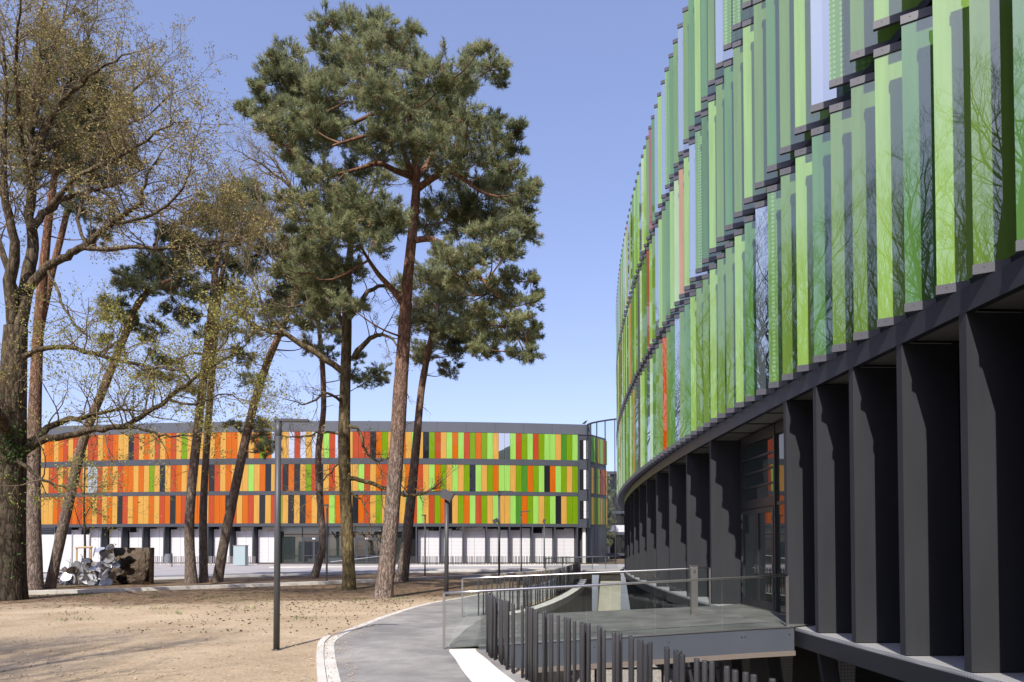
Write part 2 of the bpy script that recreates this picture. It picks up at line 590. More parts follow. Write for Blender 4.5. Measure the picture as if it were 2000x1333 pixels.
M = {}
M['soil'] = soil_mat()
M['path'] = path_mat(); M['path_old'] = mat("pale asphalt", (0.345, 0.33, 0.315), 0.9, var=0.15, vscale=2.2, bump=0.35, bscale=90, spec=0.25)
M['deck'] = mat("dark grey deck asphalt", (0.15, 0.15, 0.135), 0.85, var=0.28, vscale=1.6, bump=0.3, bscale=80, spec=0.3)
M['kerb'] = mat("white concrete kerb", (0.66, 0.63, 0.57), 0.85, var=0.10, vscale=2.5, bump=0.2, bscale=60)
M['whiteslab'] = mat("white concrete strip", (0.76, 0.73, 0.68), 0.85, var=0.05, vscale=2, bump=0.1, bscale=60)
M['plaza'] = mat("pale plaza paving", (0.36, 0.34, 0.335), 0.9, var=0.14, vscale=0.6, bump=0.2, bscale=30)
M['road'] = mat("grey road asphalt", (0.20, 0.195, 0.20), 0.9, var=0.15, vscale=0.5, bump=0.2, bscale=50)
M['gravel'] = mat("pale gravel", (0.16, 0.14, 0.12), 0.95, c2=(0.56, 0.52, 0.46), vscale=14, bump=0.8, bscale=20)
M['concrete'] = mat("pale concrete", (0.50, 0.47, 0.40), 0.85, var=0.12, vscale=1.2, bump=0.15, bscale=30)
M['concrete_shaded'] = mat("grey concrete", (0.30, 0.285, 0.26), 0.85, var=0.18, vscale=0.9, bump=0.15, bscale=30)  # concrete for the shaded walls, their shade put into its colour
M['black'] = mat("anthracite coated metal", (0.042, 0.0435, 0.049), 0.6, spec=0.12, var=0.10, vscale=2.5, stretch=(1, 1, .18))
M['black_deep'] = mat("black panel", (0.010, 0.011, 0.013), 0.5, spec=0.15)
M['cap'] = mat("grey metal cap", (0.080, 0.081, 0.097), 0.45, spec=0.5, var=0.05, vscale=6)
M['fascia'] = mat("dark fascia metal", (0.031, 0.033, 0.040), 0.42, spec=0.3, var=0.06, vscale=0.7)
M['soffit'] = grating_mat("perforated soffit", (0.30, 0.30, 0.29), (0.14, 0.14, 0.14), 16)
M['sill'] = grating_mat("pale metal grating", (0.62, 0.61, 0.60), (0.30, 0.30, 0.30), 20)
M['dkglass'] = glass_panel_mat("dark window glass", (0.018, 0.020, 0.022), 0.06)
M['glazing'] = glass_panel_mat("shade-black curtain glazing", (0.010, 0.011, 0.013), 0.02, fres=0.6)  # near-black: the shade inside the bays is put into the glass colour
M['doorglass'] = glass_panel_mat("green grey door glass", (0.030, 0.040, 0.037), 0.07)
M['alu'] = mat("dark door frame", (0.035, 0.036, 0.038), 0.35, spec=0.5)
M['steel'] = mat("brushed stainless steel", (0.62, 0.60, 0.58), 0.28, metal=1.0)
M['steel_dull'] = mat("dull steel post", (0.38, 0.36, 0.34), 0.42, metal=0.9)
M['plate'] = mat("blue grey steel beam", (0.083, 0.094, 0.114), 0.5, spec=0.3, var=0.06, vscale=1.5)
M['beamunder'] = mat("brown beam flange", (0.20, 0.165, 0.14), 0.6)
M['rod'] = mat("dark grey coated rod", (0.058, 0.057, 0.060), 0.42, spec=0.35)
M['lamp'] = mat("anthracite lamp post", (0.075, 0.077, 0.082), 0.45, spec=0.45, var=0.06, vscale=4)
M['lampglass'] = mat("floodlight lens", (0.30, 0.31, 0.33), 0.2)
M['rail_glass'] = clear_glass("balustrade glass", (0.955, 0.975, 0.965), 0.02)
M['screen'] = clear_glass("screen glass", (0.95, 0.97, 0.97), 0.0, 0.55)
M['blind'] = blind_mat()
M['parapet'] = mat("slate grey parapet", (0.085, 0.092, 0.108), 0.5, spec=0.4, var=0.05, vscale=0.5)
M['band'] = mat("slate grey band", (0.062, 0.067, 0.080), 0.5, spec=0.2, var=0.05, vscale=0.5)
M['fbcol'] = mat("slate grey pier", (0.052, 0.056, 0.066), 0.55, spec=.2)
M['disc'] = mat("polished metal disc", (0.66, 0.66, 0.68), 0.28, metal=0.6)
M['disc2'] = mat("dull metal disc", (0.27, 0.25, 0.23), 0.35, metal=0.7)
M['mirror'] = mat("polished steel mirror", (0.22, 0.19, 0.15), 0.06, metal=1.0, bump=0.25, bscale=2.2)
M['wood'] = mat("pale timber stake", (0.48, 0.33, 0.18), 0.8, var=0.2, vscale=8)
M['fence_white'] = mat("pale site panel", (0.55, 0.56, 0.57), 0.6, var=0.06, vscale=2)
M['bin'] = mat("grey bin", (0.16, 0.17, 0.185), 0.5)
M['turq'] = mat("frosted glass box", (0.36, 0.44, 0.45), 0.3)

# coloured glass of both facades
PC = {'L': (0.345, 0.575, 0.125), 'O': (0.185, 0.320, 0.060), 'E': (0.125, 0.285, 0.070), 'D': (0.09, 0.21, 0.03),
      'R': (0.66, 0.105, 0.006), 'B': (0.38, 0.12, 0.07), 'T': (0.55, 0.29, 0.11), 'M': (0.47, 0.64, 0.32)}  # M: pale mint with grazing sky reflection put into its colour
LM = {k: glass_panel_mat("louvre glass " + k, v, 0.10, tint=(.84, .95, 1), through=0.32) for k, v in PC.items()}
LM['P'] = glass_panel_mat("louvre glass dotted", (0.18, 0.35, 0.10), 0.09, dots=(0.31, 0.53, 0.17), tint=(.84, .95, 1), through=0.32)
LM['C'] = glass_panel_mat("louvre glass clear", (0.16, 0.20, 0.21), 0.42, tint=(0.86, .97, 1), through=0.3)
LKEYS = list(LM.keys()); LMATS = [LM[k] for k in LKEYS]

FC = {'r': (0.340, 0.052, 0.017), 'o': (0.43, 0.098, 0.007), 'y': (0.47, 0.258, 0.055), 'g': (0.135, 0.235, 0.006),
      'l': (0.235, 0.45, 0.085), 'd': (0.052, 0.18, 0.02)}
FM = {k: glass_panel_mat("facade glass " + k, v, 0.0, fres=0.30) for k, v in FC.items()}
FM['k'] = glass_panel_mat("facade dark window", (0.014, 0.016, 0.019), 0.0, fres=.5)
FM['w'] = glass_panel_mat("facade clear window", (0.10, 0.12, 0.13), 0.42)
FKEYS = list(FM.keys()); FMATS = [FM[k] for k in FKEYS]

M['pinebark'] = bark_mat("pine bark", (0.31, 0.25, 0.215), (0.32, 0.18, 0.115), 4.0, 11.0, dark=0.35, scale=9)
M['pinebark_far'] = bark_mat("greyer pine bark", (0.26, 0.215, 0.18), (0.38, 0.24, 0.165), 5.0, 12.0, dark=0.45, scale=9)
M['oakbark'] = bark_mat("oak bark", (0.085, 0.070, 0.053), (0.15, 0.12, 0.082), 2.0, 10.0, dark=0.35)
M['oakbark_green'] = bark_mat("mossy oak bark", (0.235, 0.195, 0.105), (0.17, 0.135, 0.085), 2.0, 12.0, dark=0.45)
M['pinetwig'] = mat("pine branch bark", (0.12, 0.07, 0.045), 0.9, c2=(0.27, 0.155, 0.095), vscale=1.5, spec=.1)
M['twig'] = mat("bare twig", (0.205, 0.160, 0.105), 0.9, spec=0.1)
M['twig_dark'] = mat("dark twig", (0.045, 0.035, 0.026), 0.9, spec=0.1)
M['needle'] = leaf_mat("pine needles", (0.150, 0.180, 0.085), (0.45, 0.46, 0.24), 0.9, 0.42)
M['needle_b'] = leaf_mat("blue green pine needles", (0.145, 0.178, 0.088), (0.45, 0.47, 0.245), 0.9, 0.42)
M['needle_d'] = leaf_mat("dark pine needles", (0.110, 0.145, 0.075), (0.34, 0.37, 0.19), 0.9, 0.40)
M['needle_dead'] = leaf_mat("brown dead needles", (0.17, 0.105, 0.05), (0.36, 0.24, 0.13), 0.9, 0.2)
M['leaf_brown'] = leaf_mat("brownish young oak leaf", (0.25, 0.20, 0.070), (0.44, 0.37, 0.13), 0.5, 0.3)
M['leaf_yellow'] = leaf_mat("yellow green young oak leaf", (0.27, 0.26, 0.05), (0.45, 0.43, 0.12), 0.8, 0.35)
M['ivy'] = leaf_mat("ivy leaf", (0.03, 0.07, 0.015), (0.09, 0.17, 0.03), 2.0, 0.15)


# ------------------------------------------------------------------ ground, path, roads
def offset_line(pts, d):
    """plan polyline shifted d to its right"""
    out = []
    for i, p in enumerate(pts):
        a = pts[max(i - 1, 0)]; b = pts[min(i + 1, len(pts) - 1)]
        t = Vector((b[0] - a[0], b[1] - a[1])).normalized()
        out.append((p[0] + t.y * d, p[1] - t.x * d))
    return out


def smooth_line(pts, k=4):
    """Catmull-Rom through the points"""
    out = []
    n = len(pts)
    for i in range(n - 1):
        p0 = pts[max(i - 1, 0)]; p1 = pts[i]; p2 = pts[i + 1]; p3 = pts[min(i + 2, n - 1)]
        for j in range(k):
            t = j / k
            out.append(tuple(0.5 * ((2 * b) + (c - a) * t + (2 * a - 5 * b + 4 * c - d) * t * t + (-a + 3 * b - 3 * c + d) * t ** 3)
                             for a, b, c, d in zip(p0, p1, p2, p3)))
    out.append(tuple(pts[-1]))
    return out


near_fence = smooth_line([(1.75, 1.0), (1.72, 3.0), (1.64, 4.4), (1.43, 5.15), (1.29, 5.8), (1.13, 6.5), (0.86, 7.5), (0.54, 8.6), (0.18, 9.87), (-0.30, 11.6), (-0.44, 12.85)], 4)
far_fence = smooth_line([(-0.95, 18.75), (0.30, 21.0), (1.6, 26.0), (2.9, 33.0), (3.85, 40.0), (4.55, 46.0), (4.8, 49.4)], 4)
pit_left = offset_line(near_fence, 0.14) + [(-0.30, 13.2), (-0.50, 18.3)] + offset_line(far_fence, 0.14)
pit_left[0] = (pit_left[0][0], -4.0)

g = MB()
prev = None
for (x, y) in pit_left:
    if prev:
        g.quad((-700, prev[1], GZ), (prev[0], prev[1], GZ), (x, y, GZ), (-700, y, GZ))
    prev = (x, y)
ye = prev[1]
g.quad((-700, ye, GZ), (800, ye, GZ), (800, 1500, GZ), (-700, 1500, GZ))
g.quad((-700, -600, GZ), (800, -600, GZ), (800, -4, GZ), (-700, -4, GZ))
g.quad((20, -4, GZ), (800, -4, GZ), (800, ye, GZ), (20, ye, GZ))
tag(g.build('ground', M['soil']), kind='structure')

path_left = smooth_line([(-0.2, -4.0), (-0.55, 2.0), (-1.35, 6.2), (-2.41, 9.65), (-3.20, 12.36), (-3.58, 14.06), (-3.57, 16.0), (-3.28, 19.3), (-2.72, 22.7), (-1.8, 25.4), (-1.0, 27.8), (0.5, 31.5), (2.0, 37.0), (3.2, 44.0), (4.0, 49.4)], 5)
path_right_pts = [(0.75, -4.0), (0.72, 2.0), (0.30, 6.2), (-0.58, 9.65), (-0.95, 11.5), (-1.15, 12.66), (-0.80, 13.2), (-0.62, 15.5), (-0.72, 18.3), (-0.5, 19.4), (0.15, 21.2), (0.9, 24.0), (1.9, 28.5), (2.5, 32.0), (3.4, 38.0), (4.6, 49.4)]
path_right = smooth_line(path_right_pts, 5)
p = MB()
p.sheet(path_left, path_right, GZ + 0.012)
tag(p.build('footpath', M['path']), kind='structure')

# kerb of the path: raised edging stone and a flush white gutter
k = MB()
out1 = offset_line(path_left, -0.19); out2 = offset_line(path_left, -0.31)
def stones(mb, la, lb, z0, z1, seed):
    rr_ = rng_of(seed)
    for i in range(len(la) - 1):
        a, b_, c, d = Vector(la[i]), Vector(lb[i]), Vector(lb[i + 1]), Vector(la[i + 1])
        n_ = max(1, round((d - a).length / 1.0))
        for j in range(n_):
            f0, f1 = j / n_, (j + 1) / n_ - .008 * n_ / max(.3, (d - a).length) / n_
            dz = rr_.uniform(-.004, .004)
            q = [a.lerp(d, f0), b_.lerp(c, f0), b_.lerp(c, f1), a.lerp(d, f1)]
            mb.hexa([(*p_, z0) for p_ in q] + [(*p_, z1 + dz) for p_ in q])
stones(k, out1, path_left, GZ - 0.05, GZ + 0.02, 1)
stones(k, out2[:27], out1[:27], GZ - 0.05, GZ + 0.045, 2)
tag(k.build('path_kerb', M['kerb']), kind='structure')

ws = MB()
wl_ = [q for q in path_right if -4 <= q[1] <= 12.7]
wr_ = []
for q in wl_:
    t = min(1, max(0, (q[1] - 9.6) / 3))
    wr_.append((q[0] + 0.60 - 0.12 * t, q[1] + 0.05))
ws.sheet(wl_, wr_, GZ + 0.020)
tag(ws.build('pavement_strip', M['whiteslab']), kind='structure')
es = MB()
es.sheet([(q[0] + .02, q[1]) for q in wr_], [(q[0] + 0.26, q[1] - 0.02) for q in wr_], GZ + 0.008)
tag(es.build('pavement', M['path']), kind='structure')

# paved forecourt and service road in front of the far building
kerbA = [(-60, 8), (-34.0, 18.6), (-19.4, 27.0), (-12.3, 32.6), (-9.4, 35.0), (-4.0, 41.0), (0.2, 47.0), (2.6, 52.0)]
kerbB = [(-60, 24), (-34.0, 33.0), (-20.8, 39.9), (-15.0, 45.4), (-10.0, 48.5), (-5.3, 50.8), (0.0, 53.5), (3.0, 56.0)]
pz = MB()
pz.sheet(kerbB, [(-110, 76), (-60, 76), (-34, 76), (-20, 76), (-10, 76), (-2, 76), (12, 76), (30, 62)], GZ + 0.008)
tag(pz.build('plaza', M['plaza']), kind='structure')
rd = MB()
rd.sheet(offset_line(kerbB, 0.9), [(x, y) for x, y in offset_line(kerbB, -6.0)], GZ + 0.016)
# road lies behind kerb B as a darker lane
tag(rd.build('road', M['road']), kind='structure')
for nm, line, w_, h_ in (('kerb', kerbA, 0.42, 0.15), ('kerb', kerbB, 0.40, 0.13)):
    q = MB()
    ln = smooth_line(line, 5)
    rr = rng_of(3)
    for i in range(len(ln) - 1):
        a = Vector(ln[i]); b2 = Vector(ln[i + 1]); L_ = (b2 - a).length
        n_ = max(1, int(L_ / 1.0))
        for j in range(n_):
            s0 = a.lerp(b2, j / n_); s1 = a.lerp(b2, (j + 1) / n_ - 0.008 / max(L_, .1))
            t = (b2 - a).normalized(); nn = Vector((-t.y, t.x))
            dz = rr.uniform(-.006, .006)
            q.hexa([(*s0, GZ - .1), (*s1, GZ - .1), (*(s1 + nn * w_), GZ - .1), (*(s0 + nn * w_), GZ - .1),
                    (*s0, GZ + h_ + dz), (*s1, GZ + h_ + dz), (*(s1 + nn * w_), GZ + h_ + dz), (*(s0 + nn * w_), GZ + h_ + dz)])
    tag(q.build(nm, M['kerb']), kind='structure')
kc = MB()
ln = [(-9, 53.2), (-4, 55.3), (2, 58), (4, 59.5)]
kc.strip(ln, offset_line(ln, -0.4), GZ - .05, GZ + 0.12)
ln = [(-22, 62), (-10, 66.5), (0, 69.5), (9, 71)]
kc.strip(ln, offset_line(ln, -0.9), GZ - .05, GZ + 0.10)
tag(kc.build('kerb', M['kerb']), kind='structure')

# the sunken yard between path and building
PITZ = -3.9
pf = MB()
pf.quad((-6, -4, PITZ), (20, -4, PITZ), (20, 56, PITZ), (-6, 56, PITZ))
tag(pf.build('yard_floor', M['gravel']), kind='structure')
rw = MB()
for i in range(len(pit_left) - 1):
    a, b2 = pit_left[i], pit_left[i + 1]
    a2 = (a[0] - .25, a[1]); b3 = (b2[0] - .25, b2[1])
    rw.hexa([(*a2, PITZ - .1), (*a, PITZ - .1), (*b2, PITZ - .1), (*b3, PITZ - .1), (*a2, GZ - .02), (*a, GZ - .02), (*b2, GZ - .02), (*b3, GZ - .02)])
o = rw.build('retaining_wall', M['concrete_shaded'])
tag(o, 'grey concrete retaining wall curving along the sunken yard under the rod fence', 'wall')
cp = MB()
cl = [(x, y) for x, y in offset_line(far_fence, 0.16) if 19.2 < y < 40.6]
cp.strip(cl, offset_line(cl, 0.34), GZ - 0.20, GZ + 0.03)
tag(cp.build('wall_coping', M['kerb']), 'white concrete coping beam along the edge of the sunken yard', 'coping')
ew = MB()
ew.hexa([(6.25, 50.2, PITZ), (7.95, 50.2, PITZ), (7.95, 51.0, PITZ), (6.25, 51.0, PITZ), (6.5, 49.9, GZ - .1), (7.95, 49.9, GZ - .1), (7.95, 51, GZ - .1), (6.5, 51, GZ - .1)])
tag(ew.build('concrete_wall', M['concrete']), 'sunlit pale concrete pier wall below the far footbridge', 'wall')
ew = MB()
ew.box(3.5, 6.2, 53.0, 53.4, PITZ, GZ - .1)
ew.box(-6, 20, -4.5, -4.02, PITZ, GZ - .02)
tag(ew.build('concrete_wall', M['concrete_shaded']), 'shaded concrete end wall of the sunken yard under the far footbridge', 'wall')

# ------------------------------------------------------------------ right-hand building with glass louvres
FCX, FCY, FR = 204.54, 17.88, 198.92          # circle of the pier fronts
LCX, LCY, LR = 203.90, 19.93, 198.51          # circle of the louvre edges


def fpt(Y, off=0.0):
    """plan point on the pier circle at distance Y, off metres inside the building; with outward normal and tangent"""
    th = math.asin((Y - FCY) / FR)
    n = (-math.cos(th), math.sin(th)); t = (math.sin(th), math.cos(th))
    return (FCX + n[0] * (FR - off), FCY + n[1] * (FR - off)), n, t


def lpt(s, off=0.0):
    th = s / LR
    n = (-math.cos(th), math.sin(th)); t = (math.sin(th), math.cos(th))
    return (LCX + n[0] * (LR - off), LCY + n[1] * (LR - off)), n, t


def arc(fn, s0, s1, step, off):
    n = max(2, int((s1 - s0) / step))
    return [fn(s0 + (s1 - s0) * i / n, off)[0] for i in range(n + 1)]


bld = thing('office_building', (8, 20, GZ), 'curved office building clad in upright green glass louvres above black piers', 'building')
Y0, Y1 = -3.5, 64.0
fs = MB(); fs.strip(arc(fpt, Y0, Y1, 1.36, 0.0), arc(fpt, Y0, Y1, 1.36, 0.12), 4.62, 4.945)
fs.build('fascia', M['fascia'], bld)
fl = MB(); fl.strip(arc(fpt, Y0, Y1, 1.36, 0.123), arc(fpt, Y0, Y1, 1.36, 1.2), 4.675, 4.78)
for i in range(0, 50):
    p_, n, t = fpt(Y0 + 1.36 * i, 0.13)
    fl.obox(p_, (-n[0], -n[1]), t, 0.8, 0.02, 4.655, 4.676, 1)
fl.build('soffit', [M['soffit'], M['black_deep']], bld)
gl = MB(); gl.strip(arc(fpt, Y0, Y1, 1.36, 0.87), arc(fpt, Y0, Y1, 1.36, 1.10), -0.02, 4.68)
gl.build('glazing', M['glazing'], bld)
core = MB(); core.strip(arc(lpt, -24.0, 44.5, 1.4, 0.80), arc(lpt, -24.0, 44.5, 1.4, 16.0), 4.80, 18.2)
core.build('wall', M['black_deep'], bld)
rf = MB(); rf.strip(arc(lpt, -24.0, 44.5, 1.4, 0.62), arc(lpt, -24.0, 44.5, 1.4, 16.2), 18.2, 18.5)
rf.build('roof', M['fascia'], bld)
lowb = MB(); lowb.strip(arc(fpt, Y0, Y1, 1.36, 1.2), arc(fpt, Y0, Y1, 1.36, 16.0), PITZ, 4.66)
lowb.build('ground_storey', M['black_deep'], bld)
# floor bands between storeys behind the louvres
for z_ in (4.96, 9.38, 14.05):
    fb = MB(); fb.strip(arc(lpt, -24.0, 44.5, 1.4, 0.30), arc(lpt, -24.0, 44.5, 1.4, 0.80), z_, z_ + 0.16)
    fb.build('floor_band', M['black_deep'], bld)
# sill: pale grating top and black face
sl = MB(); sl.strip(arc(fpt, Y0, Y1, 1.36, -0.02), arc(fpt, Y0, Y1, 1.36, 0.87), -0.06, 0.0)
sl.build('sill', M['sill'], bld)
sb = MB(); sb.strip(arc(fpt, Y0, Y1, 1.36, -0.045), arc(fpt, Y0, Y1, 1.36, 0.10), -0.36, -0.062)
sb.build('sill_face', M['fascia'], bld)
# struts and perforated brackets under the sill
for i in range(20):
    Y = 4.62 + 2.70 * i
    p_, n, t = fpt(Y, 0.0)
    inn = (-n[0], -n[1])
    st = MB()
    def qq(d, z, w):
        return (p_[0] + inn[0] * d + t[0] * w, p_[1] + inn[1] * d + t[1] * w, z)
    st.hexa([qq(0.55, PITZ, 0), qq(0.75, PITZ, 0), qq(0.75, PITZ, .12), qq(0.55, PITZ, .12), qq(0.02, -.362, 0), qq(0.30, -.362, 0), qq(0.30, -.362, .12), qq(0.02, -.362, .12)])
    st.build('strut', M['black'], bld)
    st = MB()
    st.hexa([qq(0.62, -2.4, .03), qq(0.64, -2.4, .03), qq(0.64, -2.4, .05), qq(0.62, -2.4, .05), qq(0.36, -.364, .03), qq(0.72, -.364, .03), qq(0.72, -.364, .05), qq(0.36, -.364, .05)])
    st.build('bracket', M['soffit'], bld)

fin_Y = [0.6, 1.95, 3.30, 4.65, 6.0, 7.35, 8.70, 10.05, 11.40, 12.70, 14.03] + [19.25 + 2.80 * i for i in range(14)]
for Y in fin_Y:
    p_, n, t = fpt(Y, 0.0)
    inn = (-n[0], -n[1])
    f = MB()
    f.obox((p_[0], p_[1]), inn, t, 0.855, 0.13, 0.012, 4.618)
    f.obox((p_[0] + inn[0] * .03 + t[0] * .015, p_[1] + inn[1] * .03 + t[1] * .015), inn, t, 0.80, 0.10, 0.0, 0.012)
    f.build('pier', M['black'], bld)

# entrance: upper glazing, double door, side light, set between the piers
def dwall(Y, off):
    return fpt(Y, off)[0]
ent = MB()
def pane(mb, Ya, Yb, z0, z1, off=0.86, th=0.05):
    a = dwall(Ya, off); b2 = dwall(Yb, off); c = dwall(Yb, off - th); d = dwall(Ya, off - th)
    mb.hexa([(*d, z0), (*a, z0), (*b2, z0), (*c, z0), (*d, z1), (*a, z1), (*b2, z1), (*c, z1)])
door = MB()
for (ya, yb) in ((18.98, 18.90), (16.62, 16.54), (14.25, 14.19)):
    pane(door, yb, ya, 0.0, 4.6, 0.85, 0.10)
pane(door, 16.62, 18.90, 2.62, 2.86, 0.85, 0.09)
pane(door, 14.25, 16.54, 2.62, 2.70, 0.85, 0.07)
pane(door, 14.25, 18.90, 4.36, 4.60, 0.85, 0.09)
for z_ in (3.17, 3.55, 3.93):
    pane(door, 16.62, 18.90, z_, z_ + .05, 0.85, 0.075)
door_o = door.build('entrance_frame', M['alu'], bld)
eg = MB()
pane(eg, 16.62, 18.90, 2.86, 4.36, 0.83, 0.02)
pane(eg, 14.25, 16.54, 0.0, 4.36, 0.83, 0.02)
eg.build('entrance_glass', M['doorglass'], bld)
for (ya, yb, hx) in ((16.63, 17.75, 17.66), (17.77, 18.89, 17.86)):
    d_ = MB()
    pane(d_, ya, ya + .11, 0.02, 2.60, 0.80, 0.06); pane(d_, yb - .11, yb, 0.02, 2.60, 0.80, 0.06)
    pane(d_, ya + .11, yb - .11, 0.02, 0.24, 0.80, 0.06); pane(d_, ya + .11, yb - .11, 2.47, 2.60, 0.80, 0.06)
    leaf = d_.build('door', M['alu'], bld)
    d_ = MB(); pane(d_, ya + .11, yb - .11, 0.24, 2.47, 0.79, 0.02)
    d_.build('door_glass', M['doorglass'], leaf)
    d_ = MB()
    a = dwall(hx, 0.70)
    d_.tube([(*dwall(hx, .75), 1.06), (*a, 1.06), (*dwall(hx + (0.13 if hx > 17.7 else -.13), 0.70), 1.06)], 0.012, 6)
    pane(d_, hx - .02, hx + .02, 0.92, 1.14, 0.742, 0.012)
    d_.build('handle', M['steel'], leaf)
    d_ = MB()
    e_ = ya if hx > 17.7 else yb
    e_ = yb - .02 if hx > 17.7 else ya + .005
    for z_ in (0.35, 0.62, 1.2, 2.1, 2.35):
        pane(d_, e_, e_ + .018, z_, z_ + .16, 0.74, 0.02)
    d_.build('hinge', M['steel'], leaf)

# louvres
ROWZ = [(4.97, 9.30), (9.62, 13.95), (14.27, 18.60)]
ROW = ["OLELOOELOPCELOOLOOLEOCEORoOELCELOLCETOLEOLCOLEOLTELCOLEOLCTOLEOLCELO",
       "LOELOPCLOEOLOEOLDPCLTOLEOLCOLBEOLCOLEOTLCOELOLCBOLEOLTCELOOLELCOLEOT",
       "OLEOLEOLPELOPPCOELEOLOEPCLOEBOLOCLPLOCLCTLOCLELOBLOCLETOLCLOELCLOELO"]
rl = rng_of(11)
PH = rad(33.5)
N_NEAR = [(-1, 40), (1, 36), (8, 32)]
rest = MB(); restcap = None
for r_, (z0, z1) in enumerate(ROWZ):
    for i in range(-10, 80):
        s = -11.55 + 0.672 * i
        (px, py), n, t = lpt(s, 0.0)
        ph = PH + rad(rl.uniform(-.5, .5))
        u = (-n[0] * math.cos(ph) - t[0] * math.sin(ph), -n[1] * math.cos(ph) - t[1] * math.sin(ph))
        w = (n[0] * math.sin(ph) - t[0] * math.cos(ph), n[1] * math.sin(ph) - t[1] * math.cos(ph))   # towards the viewer
        # w is perpendicular to u
        w = (-u[1], u[0])
        if w[1] > 0: w = (-w[0], -w[1])
        ck = ROW[r_][i % len(ROW[r_])].upper() if i >= 0 else "LOE"[i % 3]
        if i > 19 and ck in 'LOD' and rl.random() < (.42 if r_ else .15): ck = rl.choice('MMMC')  # far panes swapped for paler ones that stand in for stronger sky reflection
        body = MB() if N_NEAR[r_][0] <= i < N_NEAR[r_][1] else None
        ln_ = 0.80
        ch = 0.125
        def addp(mb, mi):
            mb.obox((px, py), u, (-w[0], -w[1]), ln_, 0.02, z0 + ch, z1 - ch, mi)
        def addc(mb, za, mi):
            q_ = (px - u[0] * .012 + w[0] * .022, py - u[1] * .012 + w[1] * .022)
            mb.obox(q_, u, (-w[0], -w[1]), ln_ + .012, 0.064, za, za + ch, mi)
            b_ = (px + u[0] * .10 + w[0] * .022, py + u[1] * .10 + w[1] * .022)
            mb.obox(b_, u, w, 0.016, 0.006, za + .075, za + .091, mi)
        if body:
            addp(body, 0)
            lo_ = body.build('louvre', LM[ck], bld)
            for za, nm in ((z0, 'bottom_cap'), (z1 - ch, 'top_cap')):
                c_ = MB(); addc(c_, za, 0); c_.build(nm, M['cap'], lo_)
        else:
            addp(rest, LKEYS.index(ck))
            addc(rest, z0, len(LKEYS)); addc(rest, z1 - ch, len(LKEYS))
tag(rest.build('louvre', LMATS + [M['cap']], bld), kind='stuff')

# ------------------------------------------------------------------ far building
BCX, BCY, BR = -20.0, 78.35 + 176.0, 176.0


def bpt(s, off=0.0):
    """s metres along the facade to the right of its nearest point, off metres inwards"""
    th = s / BR
    n = (math.sin(th), -math.cos(th)); t = (math.cos(th), math.sin(th))
    return (BCX + n[0] * (BR - off), BCY + n[1] * (BR - off)), n, t


far = thing('office_building', (-20, 79, GZ), 'long curved office building with red, orange and green glass panels behind the pines', 'building')
SL, SR = -48.0, 27.9
NP = 112
PW = 0.673
rows_txt = [
    'oyoryroyrooyroyyooryo' 'oyoryroyrryoroyykryoyryorygyoyyyoyooykyogowyywrwywylrwyyrrrkogyroylykgrylolrgoglywwlrglrgllydgl',
    'yroyyroyorroyyooryroy' 'yrryryrrywwryoyrooyoygykyroyoyyokryoyyylyokyrkokygrkyryyyylryorlyyoyrylogylygklygollygdoglkolgyg',
    'oryyoroyryyooryroyory' 'yyoryrorooyryoykryoyyoyrokoryooyrookryorykyrgykykoykoloyykorygylrylrlyrgokygolrgylyyldoglyglkygg']
band_z = [(11.86, 14.90), (8.07, 11.16), (4.34, 7.60)]
fw = MB(); fw.strip(arc(bpt, SL, SR, 1.4, 0.14), arc(bpt, SL, SR, 1.4, 14.0), GZ + .02 + 4.3, 15.6)
fw.build('wall', M['black_deep'], far)
fr_ = MB(); fr_.strip(arc(bpt, SL, SR + 1.5, 1.4, 0.0), arc(bpt, SL, SR + 1.5, 1.4, 14.2), 14.93, 16.14)
for i in range(-14, 8):
    p_, n, t = bpt(i * 3.37 + 1.2, -0.004)
    fr_.obox(p_, t, (-n[0], -n[1]), 0.02, 0.03, 14.94, 16.13, 1)
fr_.build('parapet', [M['parapet'], M['black_deep']], far)
bz = [(11.17, 11.85), (7.61, 8.06), (3.97, 4.33)]
for z0, z1 in bz:
    b_ = MB(); b_.strip(arc(bpt, SL, SR, 1.4, -0.03), arc(bpt, SL, SR, 1.4, 0.4), z0, z1)
    b_.build('floor_band', M['band'], far)
far_rest = MB()
for r_, txt in enumerate(rows_txt):
    z0, z1 = band_z[r_]
    n_ = len(txt)
    for j in range(NP):
        ck = txt[n_ - 1 - j] if j < n_ else 'oyr'[j % 3]
        s = SR - (j + 1) * PW
        keep = 34 if r_ < 2 else 32
        p_, n, t = bpt(s + 0.012, 0.0)
        if j < keep:
            mb = MB()
            mb.obox(p_, t, (-n[0], -n[1]), PW - 0.024, 0.05, z0, z1)
            mb.build('window' if ck in 'kw' else 'facade_panel', FM[ck], far)
        else:
            far_rest.obox(p_, t, (-n[0], -n[1]), PW - 0.024, 0.05, z0, z1, FKEYS.index(ck))
tag(far_rest.build('facade_panel', FMATS, far), kind='stuff')
